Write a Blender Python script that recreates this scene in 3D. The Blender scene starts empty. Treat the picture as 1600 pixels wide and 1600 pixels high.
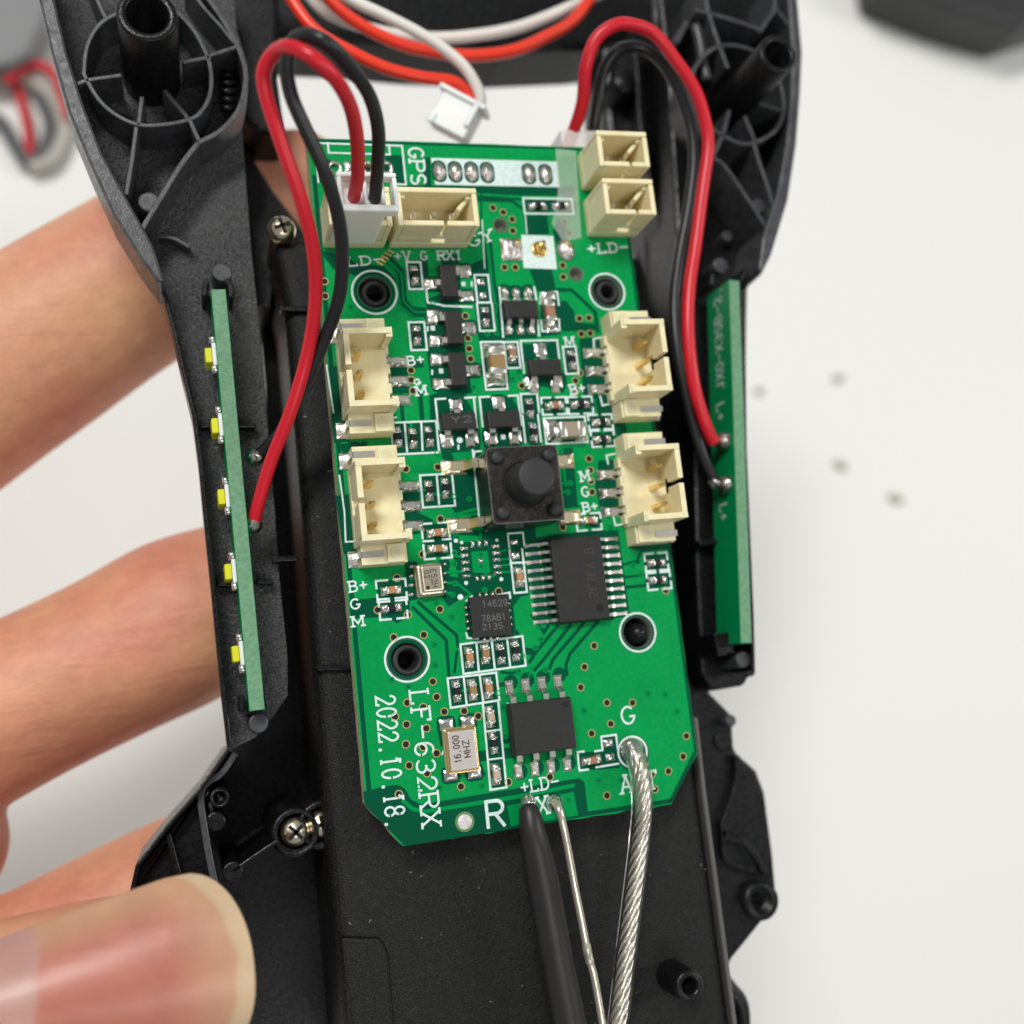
import bpy, bmesh, math, random
from mathutils import Vector, Matrix
random.seed(7)
SC = bpy.context.scene
COL = SC.collection

# ------------------------------------------------------------------ camera
# world = circuit board frame, 1 unit = 1 cm; z points out of the component side
F = 1700.0
D0 = 8.3
def _n(v): return Vector(v).normalized()
_X = _n((6421 - 800, 375 - 800, F)); _Y = _n((-445 - 800, -11158 - 800, F))
_d = _X.dot(_Y)
X_ = (_X - _Y * (_d / 2)).normalized(); Y_ = (_Y - _X * (_d / 2)).normalized(); Z_ = X_.cross(Y_)
P0 = Vector(((775 - 800) / F, (775 - 800) / F, 1)) * D0
def toworld(c): return Vector((X_.dot(c), Y_.dot(c), Z_.dot(c)))
CAM = -toworld(P0)
FW = toworld(Vector((0, 0, 1)))
cam = bpy.data.cameras.new('camera'); camo = bpy.data.objects.new('camera', cam); COL.objects.link(camo)
cx_, cy_, cz_ = toworld(Vector((1, 0, 0))), toworld(Vector((0, -1, 0))), toworld(Vector((0, 0, -1)))
camo.matrix_world = Matrix(((cx_.x, cy_.x, cz_.x, CAM.x), (cx_.y, cy_.y, cz_.y, CAM.y), (cx_.z, cy_.z, cz_.z, CAM.z), (0, 0, 0, 1)))
cam.sensor_width = 36; cam.lens = 36 * F / 1600; cam.clip_start = 0.1; cam.clip_end = 500
cam.dof.use_dof = True; cam.dof.focus_distance = 7.75; cam.dof.aperture_fstop = 0.225
SC.camera = camo

# ------------------------------------------------------------------ light
W = bpy.data.worlds.new('World'); SC.world = W; W.use_nodes = True
W.node_tree.nodes['Background'].inputs[0].default_value = (0.95, 0.98, 1.0, 1)
W.node_tree.nodes['Background'].inputs[1].default_value = 0.25
def area(name, loc, target, sx, sy, power, col=(1, 1, 1)):
    l = bpy.data.lights.new(name, 'AREA'); l.shape = 'RECTANGLE'; l.size = sx; l.size_y = sy; l.energy = power; l.color = col
    o = bpy.data.objects.new(name, l); COL.objects.link(o); o.location = loc
    o.rotation_euler = (Vector(target) - Vector(loc)).to_track_quat('-Z', 'Y').to_euler(); return o
area('ceiling_lamp', (-30, 42, 78), (0, 0, -4), 40, 14, 69000, (1, 0.985, 0.95))
area('ceiling_lamp', (76, 4, 60), (0, 0, -4), 12, 44, 26000, (1, 0.985, 0.95))
area('ceiling_lamp', (8, -46, 80), (0, 0, -4), 40, 12, 16000, (1, 0.985, 0.95))
vs = SC.view_settings; vs.view_transform = 'Standard'; vs.look = 'None'; vs.exposure = 0.0; vs.gamma = 1
SC.cycles.max_bounces = 8

# ------------------------------------------------------------------ pixel <-> place
def U(px, py, z=0.0):
    d = toworld(Vector(((px - 800) / F, (py - 800) / F, 1)))
    return CAM + d * ((z - CAM.z) / d.z)
def S(p): return F / ((p - CAM).dot(FW))          # px per cm at a place
def UL(pts, z=0.0): return [U(x, y, z) for x, y in pts]

# ------------------------------------------------------------------ materials
MATS = {}
def mat(name, col, rough=0.5, metal=0.0, bump=0.0, bscale=60, var=0.0, vscale=8, spec=0.5, trans=0.0, ior=1.45, sss=0.0, col2=None, speck=0.0, coat=0.0, alpha=1.0, bdist=0.01):
    if name in MATS: return MATS[name]
    m = bpy.data.materials.new(name); m.use_nodes = True; nt = m.node_tree; N = nt.nodes; L = nt.links
    b = N['Principled BSDF']
    b.inputs['Base Color'].default_value = (*col, 1); b.inputs['Roughness'].default_value = rough; b.inputs['Metallic'].default_value = metal
    b.inputs['Specular IOR Level'].default_value = spec; b.inputs['IOR'].default_value = ior
    b.inputs['Transmission Weight'].default_value = trans; b.inputs['Alpha'].default_value = alpha
    b.inputs['Coat Weight'].default_value = coat; b.inputs['Coat Roughness'].default_value = 0.12
    if sss:
        b.inputs['Subsurface Weight'].default_value = sss; b.inputs['Subsurface Radius'].default_value = (1, 0.35, 0.2); b.inputs['Subsurface Scale'].default_value = 0.12
    tc = N.new('ShaderNodeTexCoord')
    if col2 is not None:
        n = N.new('ShaderNodeTexNoise'); n.inputs['Scale'].default_value = vscale; n.inputs['Detail'].default_value = 4
        r = N.new('ShaderNodeValToRGB'); r.color_ramp.elements[0].position = 0.38; r.color_ramp.elements[1].position = 0.64
        r.color_ramp.elements[0].color = (*col, 1); r.color_ramp.elements[1].color = (*col2, 1)
        L.new(tc.outputs['Object'], n.inputs['Vector']); L.new(n.outputs['Fac'], r.inputs['Fac']); L.new(r.outputs['Color'], b.inputs['Base Color'])
    if bump:
        n = N.new('ShaderNodeTexNoise'); n.inputs['Scale'].default_value = bscale; n.inputs['Detail'].default_value = 3; n.inputs['Roughness'].default_value = 0.6
        bp = N.new('ShaderNodeBump'); bp.inputs['Strength'].default_value = bump; bp.inputs['Distance'].default_value = bdist
        L.new(tc.outputs['Object'], n.inputs['Vector']); L.new(n.outputs['Fac'], bp.inputs['Height']); L.new(bp.outputs['Normal'], b.inputs['Normal'])
    if speck:
        n = N.new('ShaderNodeTexNoise'); n.inputs['Scale'].default_value = 26; n.inputs['Detail'].default_value = 5
        mr = N.new('ShaderNodeMapRange'); mr.inputs['From Min'].default_value = 0.35; mr.inputs['From Max'].default_value = 0.7
        mr.inputs['To Min'].default_value = rough - speck; mr.inputs['To Max'].default_value = rough + speck
        L.new(tc.outputs['Object'], n.inputs['Vector']); L.new(n.outputs['Fac'], mr.inputs['Value']); L.new(mr.outputs[0], b.inputs['Roughness'])
    MATS[name] = m; return m
M_PLAST = mat('grained_plastic_painted_sparkle', (0.017, 0.0175, 0.0185), 0.33, bump=1.0, bscale=46, speck=0.12, bdist=0.022, spec=0.75, col2=(0.05, 0.051, 0.054), vscale=52)  # grain is in the bump; pale flecks paint its sparkle into the colour
M_BOX = mat('matt_black_plastic', (0.0048, 0.0046, 0.0046), 0.36, bump=0.8, bscale=80, speck=0.12, bdist=0.010, spec=0.26, col2=(0.012, 0.0115, 0.0115), vscale=60)
M_SMOOTH = mat('smooth_black_plastic', (0.0055, 0.0058, 0.0066), 0.32, bump=0.4, bscale=50, speck=0.12, bdist=0.007, spec=0.3)
M_RIM = mat('lighter_black_plastic', (0.060, 0.062, 0.067), 0.38, bump=0.35, bscale=60, speck=0.12, bdist=0.005, col2=(0.036, 0.037, 0.041), vscale=14)  # lighter plastic for rims, ribs and ridges
M_GREEN = mat('green_solder_mask', (0.0005, 0.285, 0.066), 0.28, col2=(0.0005, 0.255, 0.060), vscale=2.4, bump=0.04, bscale=30, spec=0.2, speck=0.14)
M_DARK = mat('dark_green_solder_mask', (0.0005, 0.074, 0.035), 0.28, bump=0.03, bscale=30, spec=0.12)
M_TRACE = mat('green_mask_over_trace', (0.0005, 0.25, 0.060), 0.28, spec=0.10)
M_FR4 = mat('cut_fibreglass', (0.50, 0.48, 0.30), 0.8, col2=(0.30, 0.33, 0.19), vscale=40, bump=0.8, bscale=60)
M_STRIPE = mat('cut_green_fibreglass', (0.10, 0.25, 0.13), 0.55, col2=(0.15, 0.31, 0.18), vscale=34, bump=0.5, bscale=60)
M_SILK = mat('white_silkscreen', (0.66, 0.78, 0.76), 0.6, col2=(0.54, 0.68, 0.66), vscale=30)
M_SOLD = mat('solder', (0.72, 0.70, 0.67), 0.24, 1.0, bump=0.35, bscale=38, bdist=0.01, speck=0.1)
M_SOLDDULL = mat('dull_solder', (0.56, 0.52, 0.50), 0.34, 1.0, bump=0.6, bscale=40, bdist=0.012, speck=0.14)
M_TIN = mat('tinned_metal', (0.80, 0.77, 0.70), 0.28, 1.0, bump=0.1, bscale=50)
M_GOLD = mat('gold_plating', (0.85, 0.62, 0.26), 0.25, 1.0)
M_VIA = mat('via_ring', (0.46, 0.40, 0.15), 0.45, 0.3)
M_HOLE = mat('hole_dark', (0.006, 0.006, 0.005), 0.8)
M_CHIP = mat('chip_resin', (0.021, 0.0205, 0.0205), 0.5, spec=0.35, bump=0.25, bscale=130, bdist=0.003, speck=0.08)
M_RES = mat('resistor_black', (0.010, 0.010, 0.012), 0.35)
M_CTAN = mat('capacitor_tan', (0.30, 0.18, 0.065), 0.45, col2=(0.26, 0.16, 0.06))
M_CORANGE = mat('capacitor_orange', (0.42, 0.20, 0.085), 0.45)
M_CBROWN = mat('capacitor_brown', (0.32, 0.155, 0.095), 0.45)
M_CGREY = mat('capacitor_grey', (0.30, 0.25, 0.18), 0.45)
M_CPINK = mat('capacitor_pale', (0.46, 0.36, 0.28), 0.45)
M_BEIGE = mat('cream_nylon', (0.82, 0.74, 0.48), 0.40, bump=0.15, bscale=50, bdist=0.005, sss=0.15, col2=(0.77, 0.68, 0.41), vscale=12)
M_WHITEP = mat('white_nylon', (0.88, 0.87, 0.85), 0.4, sss=0.3, bump=0.05, bscale=40)
M_REDW = mat('red_insulation', (0.56, 0.010, 0.022), 0.34, spec=0.5, bump=0.08, bscale=25)
M_ORGW = mat('orange_red_insulation', (0.78, 0.040, 0.016), 0.32, bump=0.08, bscale=25)
M_BLKW = mat('black_insulation', (0.012, 0.012, 0.014), 0.36, bump=0.08, bscale=25)
M_WHTW = mat('white_insulation', (0.74, 0.71, 0.66), 0.36, bump=0.05, bscale=25)
M_GREYT = mat('grey_marking', (0.12, 0.12, 0.12), 0.6)
M_BRNT = mat('faint_brown_marking', (0.048, 0.040, 0.029), 0.6)
M_BLACKT = mat('dark_brown_marking', (0.035, 0.014, 0.01), 0.6)
M_COVER = mat('blackened_steel', (0.042, 0.038, 0.035), 0.28, 0.5, bump=0.6, bscale=34, speck=0.16, bdist=0.008)
M_BUTTON = mat('button_black', (0.020, 0.0205, 0.022), 0.55, bump=0.15, bscale=90)
M_SMOKE = mat('smoky_switch_body', (0.012, 0.016, 0.015), 0.3)
M_CAN = mat('brushed_tin_can', (0.62, 0.56, 0.43), 0.34, 1.0, bump=0.1, bscale=60)
M_LID = mat('crystal_lid', (0.66, 0.62, 0.58), 0.40, 0.85, bump=0.35, bscale=60, bdist=0.004)
M_YEL = mat('phosphor_yellow', (0.66, 0.66, 0.012), 0.4)
M_TABLE = mat('white_table_laminate', (0.80, 0.80, 0.775), 0.55, bump=0.02, bscale=3)
M_SCREW = mat('nickel_screw', (0.86, 0.76, 0.58), 0.22, 1.0, bump=0.25, bscale=30)
M_CLEAR = mat('clear_sheath', (0.96, 0.96, 0.94), 0.1, trans=1.0, ior=1.38, bump=0.15, bscale=10)
M_BRAID = mat('twisted_wire', (0.86, 0.81, 0.72), 0.22, 1.0, bump=0.2, bscale=60)
M_ENAM = mat('clear_wire', (0.66, 0.62, 0.50), 0.22, 0.7, bump=0.15, bscale=30)
M_SHRINK = mat('dark_heat_shrink', (0.017, 0.016, 0.016), 0.42, bump=0.1, bscale=40)
M_TAPE = mat('clear_glue', (0.85, 0.9, 0.85), 0.12, alpha=0.16, bump=0.5, bscale=12)
M_BOXG = mat('dark_grey_casing', (0.085, 0.09, 0.095), 0.5)
M_CRUMB = mat('beige_crumb', (0.42, 0.40, 0.30), 0.8)
def skin_mat():
    m = bpy.data.materials.new('skin'); m.use_nodes = True; nt = m.node_tree; N = nt.nodes; L = nt.links; b = N['Principled BSDF']
    tc = N.new('ShaderNodeTexCoord')
    def noise(sc, det, ro=0.6, rot=None, scl=None):
        n = N.new('ShaderNodeTexNoise'); n.inputs['Scale'].default_value = sc; n.inputs['Detail'].default_value = det; n.inputs['Roughness'].default_value = ro
        if rot is not None:
            mp = N.new('ShaderNodeMapping'); mp.inputs['Rotation'].default_value = (0, 0, rot); mp.inputs['Scale'].default_value = scl
            L.new(tc.outputs['Object'], mp.inputs['Vector']); L.new(mp.outputs[0], n.inputs['Vector'])
        else: L.new(tc.outputs['Object'], n.inputs['Vector'])
        return n
    n = noise(0.75, 5, 0.55)
    r = N.new('ShaderNodeValToRGB'); e = r.color_ramp.elements
    e[0].position = 0.36; e[0].color = (0.70, 0.375, 0.205, 1); e[1].position = 0.66; e[1].color = (0.645, 0.245, 0.165, 1)
    L.new(n.outputs['Fac'], r.inputs['Fac'])
    n2 = noise(5.5, 5, 0.6); mr = N.new('ShaderNodeMapRange'); mr.inputs['From Min'].default_value = 0.3; mr.inputs['From Max'].default_value = 0.7; mr.inputs['To Min'].default_value = 0.90; mr.inputs['To Max'].default_value = 1.07
    L.new(n2.outputs['Fac'], mr.inputs['Value'])
    mx = N.new('ShaderNodeVectorMath'); mx.operation = 'SCALE'; L.new(r.outputs['Color'], mx.inputs[0]); L.new(mr.outputs[0], mx.inputs['Scale']); L.new(mx.outputs[0], b.inputs['Base Color'])
    # lengthwise creases and fine skin relief
    c1 = noise(2.2, 6, 0.62, -0.52, (0.55, 2.6, 1.0)); c2 = noise(16, 4, 0.6)
    ad = N.new('ShaderNodeMath'); ad.operation = 'MULTIPLY_ADD'; ad.inputs[1].default_value = 0.22
    L.new(c2.outputs['Fac'], ad.inputs[0]); L.new(c1.outputs['Fac'], ad.inputs[2])
    bp = N.new('ShaderNodeBump'); bp.inputs['Strength'].default_value = 0.5; bp.inputs['Distance'].default_value = 0.045
    L.new(ad.outputs[0], bp.inputs['Height']); L.new(bp.outputs[0], b.inputs['Normal'])
    b.inputs['Roughness'].default_value = 0.5
    b.inputs['Subsurface Weight'].default_value = 0.2; b.inputs['Subsurface Radius'].default_value = (1, 0.35, 0.2); b.inputs['Subsurface Scale'].default_value = 0.12
    return m
M_SKIN = skin_mat()
def nail_mat():
    m = bpy.data.materials.new('thumb_nail_keratin'); m.use_nodes = True; nt = m.node_tree; N = nt.nodes; L = nt.links; b = N['Principled BSDF']
    at = N.new('ShaderNodeAttribute'); at.attribute_name = 'tint'; tc = N.new('ShaderNodeTexCoord')
    n = N.new('ShaderNodeTexNoise'); n.inputs['Scale'].default_value = 4.5; n.inputs['Detail'].default_value = 6; L.new(tc.outputs['Object'], n.inputs['Vector'])
    mr = N.new('ShaderNodeMapRange'); mr.inputs['From Min'].default_value = 0.3; mr.inputs['From Max'].default_value = 0.7; mr.inputs['To Min'].default_value = 0.9; mr.inputs['To Max'].default_value = 1.08
    L.new(n.outputs['Fac'], mr.inputs['Value'])
    mx = N.new('ShaderNodeVectorMath'); mx.operation = 'SCALE'; L.new(at.outputs['Color'], mx.inputs[0]); L.new(mr.outputs[0], mx.inputs['Scale']); L.new(mx.outputs[0], b.inputs['Base Color'])
    b.inputs['Roughness'].default_value = 0.36; b.inputs['Specular IOR Level'].default_value = 0.4; b.inputs['Subsurface Weight'].default_value = 0.1; b.inputs['Subsurface Scale'].default_value = 0.05
    n3 = N.new('ShaderNodeTexNoise'); n3.inputs['Scale'].default_value = 5; n3.inputs['Detail'].default_value = 5
    mp = N.new('ShaderNodeMapping'); mp.inputs['Rotation'].default_value = (0, 0, -0.2); mp.inputs['Scale'].default_value = (0.5, 4.0, 1)
    L.new(tc.outputs['Object'], mp.inputs['Vector']); L.new(mp.outputs[0], n3.inputs['Vector'])
    bp = N.new('ShaderNodeBump'); bp.inputs['Strength'].default_value = 0.10; bp.inputs['Distance'].default_value = 0.02
    L.new(n3.outputs['Fac'], bp.inputs['Height']); L.new(bp.outputs[0], b.inputs['Normal'])
    return m
M_NAIL = nail_mat()

# ------------------------------------------------------------------ mesh helpers
class MB:
    def __init__(s): s.v = []; s.f = []; s.mi = []; s.cur = 0
    def add(s, vs, fs):
        o = len(s.v); s.v += [Vector(p) for p in vs]
        for f in fs: s.f.append([i + o for i in f]); s.mi.append(s.cur)
        return s
    def box(s, c, sz, rz=0, taper=1.0, tilt=None):
        hx, hy, hz = sz[0] / 2, sz[1] / 2, sz[2] / 2
        P = []
        for k, t in ((-1, 1.0), (1, taper)):
            for i, j in ((-1, -1), (1, -1), (1, 1), (-1, 1)): P.append(Vector((i * hx * t, j * hy * t, k * hz)))
        Rm = Matrix.Rotation(rz, 3, 'Z')
        if tilt is not None: Rm = Rm @ tilt
        P = [Rm @ p + Vector(c) for p in P]
        return s.add(P, [(3, 2, 1, 0), (4, 5, 6, 7), (0, 1, 5, 4), (1, 2, 6, 5), (2, 3, 7, 6), (3, 0, 4, 7)])
    def prism(s, pts, z0, z1, top=True, bot=True):
        n = len(pts); P = [Vector((p[0], p[1], z0)) for p in pts] + [Vector((p[0], p[1], z1)) for p in pts]
        a = sum(pts[i][0] * pts[(i + 1) % n][1] - pts[(i + 1) % n][0] * pts[i][1] for i in range(n))
        if a < 0: P = P[:n][::-1] + P[n:][::-1]
        fs = [(i, (i + 1) % n, n + (i + 1) % n, n + i) for i in range(n)]
        if top: fs.append(tuple(range(n, 2 * n)))
        if bot: fs.append(tuple(range(n - 1, -1, -1)))
        return s.add(P, fs)
    def flat(s, pts, z):
        n = len(pts); P = [Vector((p[0], p[1], z)) for p in pts]
        a = sum(pts[i][0] * pts[(i + 1) % n][1] - pts[(i + 1) % n][0] * pts[i][1] for i in range(n))
        if a < 0: P = P[::-1]
        return s.add(P, [tuple(range(n))])
    def cyl(s, c, r0, r1, z0, z1, n=20, capt=True, capb=True):
        P = [Vector((c[0] + r * math.cos(2 * math.pi * i / n), c[1] + r * math.sin(2 * math.pi * i / n), z)) for r, z in ((r0, z0), (r1, z1)) for i in range(n)]
        fs = [(i, (i + 1) % n, n + (i + 1) % n, n + i) for i in range(n)]
        if capt: fs.append(tuple(range(n, 2 * n)))
        if capb: fs.append(tuple(range(n - 1, -1, -1)))
        return s.add(P, fs)
    def lathe(s, c, prof, n=24, closed=False):
        m = len(prof); P = []
        for r, z in prof:
            for i in range(n):
                a = 2 * math.pi * i / n; P.append(Vector((c[0] + r * math.cos(a), c[1] + r * math.sin(a), z)))
        fs = []
        for k in range(m if closed else m - 1):
            k2 = (k + 1) % m
            for i in range(n): fs.append((k * n + i, k * n + (i + 1) % n, k2 * n + (i + 1) % n, k2 * n + i))
        return s.add(P, fs)
    def tube(s, pts, rad, n=10, caps=True, flat=None):
        pts = [Vector(p) for p in pts]; m = len(pts)
        if not hasattr(rad, '__len__'): rad = [rad] * m
        t0 = (pts[1] - pts[0]).normalized(); up = Vector((0, 0, 1)) if abs(t0.z) < 0.9 else Vector((1, 0, 0))
        u = (up - t0 * up.dot(t0)).normalized(); P = []
        for i in range(m):
            t = (pts[min(i + 1, m - 1)] - pts[max(i - 1, 0)]).normalized(); u = (u - t * u.dot(t)).normalized(); w = t.cross(u)
            for k in range(n):
                a = 2 * math.pi * k / n; ru = rad[i] * (flat if flat else 1)
                P.append(pts[i] + u * (ru * math.cos(a)) + w * (rad[i] * math.sin(a)))
        fs = [(i * n + k, i * n + (k + 1) % n, (i + 1) * n + (k + 1) % n, (i + 1) * n + k) for i in range(m - 1) for k in range(n)]
        if caps: fs += [tuple(range(n - 1, -1, -1)), tuple(range((m - 1) * n, m * n))]
        return s.add(P, fs)
    def offs(s, pts, w, closed):
        n = len(pts); A = []; B = []
        for i in range(n):
            p = Vector(pts[i][:2]).to_2d() if hasattr(pts[i], 'to_2d') else Vector(pts[i][:2])
            a = Vector(pts[i - 1][:2]) if (closed or i > 0) else None
            b = Vector(pts[(i + 1) % n][:2]) if (closed or i < n - 1) else None
            d1 = (p - a).normalized() if a is not None else (b - p).normalized()
            d2 = (b - p).normalized() if b is not None else d1
            n1 = Vector((-d1.y, d1.x)); n2 = Vector((-d2.y, d2.x)); nn = (n1 + n2)
            nn = nn.normalized() if nn.length > 1e-6 else n1
            k = 1 / max(0.5, nn.dot(n1)); A.append(p + nn * (w / 2 * k)); B.append(p - nn * (w / 2 * k))
        return A, B
    def wall(s, pts, w, z0, z1, closed=False):
        A, B = s.offs(pts, w, closed); n = len(pts); P = []
        for i in range(n): P += [Vector((*A[i], z0)), Vector((*B[i], z0)), Vector((*B[i], z1)), Vector((*A[i], z1))]
        fs = []
        for i in range(n if closed else n - 1):
            a = i * 4; b = ((i + 1) % n) * 4
            fs += [(a + 3, a + 2, b + 2, b + 3), (a + 2, a + 1, b + 1, b + 2), (a, a + 3, b + 3, b), (a + 1, a, b, b + 1)]
        if not closed: fs += [(0, 1, 2, 3), tuple((n - 1) * 4 + k for k in (3, 2, 1, 0))]
        return s.add(P, fs)
    def line(s, pts, w, z, closed=False, caps=True):
        A, B = s.offs(pts, w, closed); n = len(pts)
        P = []
        for i in range(n): P += [Vector((*A[i], z)), Vector((*B[i], z))]
        fs = [(i * 2, i * 2 + 1, ((i + 1) % n) * 2 + 1, ((i + 1) % n) * 2) for i in range(n if closed else n - 1)]
        return s.add(P, fs)
    def disc(s, c, r, z, n=12): return s.add([Vector((c[0] + r * math.cos(2 * math.pi * i / n), c[1] + r * math.sin(2 * math.pi * i / n), z)) for i in range(n)], [tuple(range(n))])
    def ring(s, c, r0, r1, z, n=28):
        P = [Vector((c[0] + r * math.cos(2 * math.pi * i / n), c[1] + r * math.sin(2 * math.pi * i / n), z)) for r in (r0, r1) for i in range(n)]
        return s.add(P, [(i, n + i, n + (i + 1) % n, (i + 1) % n) for i in range(n)])
    def dome(s, c, sx, sy, h, z0=0.003, n=6, sq=4, jit=0.0, rz=0):
        P = []; Rm = Matrix.Rotation(rz, 2)
        for j in range(n + 1):
            for i in range(n + 1):
                u, v = 2 * i / n - 1, 2 * j / n - 1
                hh = h * max(0, (1 - abs(u) ** sq)) * max(0, (1 - abs(v) ** sq)); hh *= 1 + jit * random.uniform(-1, 1)
                if sq < 3:
                    q = math.sqrt(max(0.0, 1 - v * v / 2)); u *= q; v2 = v * math.sqrt(max(0.0, 1 - (2 * i / n - 1) ** 2 / 2)); v = v2
                d = Rm @ Vector((u * sx / 2, v * sy / 2)); P.append(Vector((c[0] + d.x, c[1] + d.y, z0 + hh)))
        return s.add(P, [(j * (n + 1) + i, j * (n + 1) + i + 1, (j + 1) * (n + 1) + i + 1, (j + 1) * (n + 1) + i) for j in range(n) for i in range(n)])
    def mesh(s, name, mats, smooth=False):
        me = bpy.data.meshes.new(name); me.from_pydata([tuple(p) for p in s.v], [], s.f)
        for m in (mats if isinstance(mats, (list, tuple)) else [mats]): me.materials.append(m)
        me.polygons.foreach_set('material_index', s.mi)
        if smooth: me.polygons.foreach_set('use_smooth', [True] * len(s.f))
        me.update(); return me
    def build(s, name, mats, parent=None, smooth=False, bevel=0, seg=2, loc=None, rz=0):
        return put(name, s.mesh(name, mats, smooth), parent, bevel, seg, loc, rz)
def put(name, me, parent=None, bevel=0, seg=2, loc=None, rz=0):
    o = bpy.data.objects.new(name, me); COL.objects.link(o)
    if parent is not None: o.parent = parent
    if loc is not None: o.location = loc
    o.rotation_euler = (0, 0, rz)
    if bevel:
        b = o.modifiers.new('edge', 'BEVEL'); b.width = bevel; b.segments = seg; b.limit_method = 'ANGLE'; b.angle_limit = 0.6
    return o
def thing(name, label, cat, loc=(0, 0, 0), group=None):
    o = bpy.data.objects.new(name, None); o.empty_display_size = 0.1; COL.objects.link(o); o.location = loc
    return tag(o, label, cat, group)
def tag(o, label, cat, group=None):
    o['label'] = label; o['category'] = cat
    if group: o['group'] = group
    return o
def copy_tree(o, parent, loc=None, rz=None, src=None):
    c = o.copy(); COL.objects.link(c); c.parent = parent
    if loc is not None: c.location = loc
    if rz is not None: c.rotation_euler = (0, 0, rz)
    for ch in [x for x in bpy.data.objects if x.parent == o]: copy_tree(ch, c)
    return c
def spline(pts, k=8):
    pts = [Vector(p) for p in pts]; out = []
    for i in range(len(pts) - 1):
        p0, p1, p2, p3 = pts[max(i - 1, 0)], pts[i], pts[i + 1], pts[min(i + 2, len(pts) - 1)]
        for j in range(k):
            t = j / k
            out.append(0.5 * ((2 * p1) + (p2 - p0) * t + (2 * p0 - 5 * p1 + 4 * p2 - p3) * t * t + (3 * p1 - p0 - 3 * p2 + p3) * t ** 3))
    out.append(pts[-1]); return out
def plate(name, outer, holes, z0, z1, mats, parent=None):
    cu = bpy.data.curves.new(name, 'CURVE'); cu.dimensions = '2D'; cu.fill_mode = 'BOTH'; cu.extrude = (z1 - z0) / 2
    for pts in [outer] + holes:
        sp = cu.splines.new('POLY'); sp.points.add(len(pts) - 1); sp.use_cyclic_u = True
        for q, p in zip(sp.points, pts): q.co = (p[0], p[1], 0, 1)
    o = bpy.data.objects.new(name, cu); COL.objects.link(o)
    me = bpy.data.meshes.new_from_object(o.evaluated_get(bpy.context.evaluated_depsgraph_get()))
    bpy.data.objects.remove(o); bpy.data.curves.remove(cu)
    me.name = name; zc = (z0 + z1) / 2
    for v in me.vertices: v.co.z += zc
    me.materials.clear()
    for m in mats: me.materials.append(m)
    me.update()
    for p in me.polygons:
        p.material_index = 1 if (len(mats) > 1 and abs(p.normal.z) < 0.5) else 0
        p.use_smooth = False
    return put(name, me, parent)
def circ(c, r, n=28): return [(c[0] + r * math.cos(2 * math.pi * i / n), c[1] + r * math.sin(2 * math.pi * i / n)) for i in range(n)]

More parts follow.
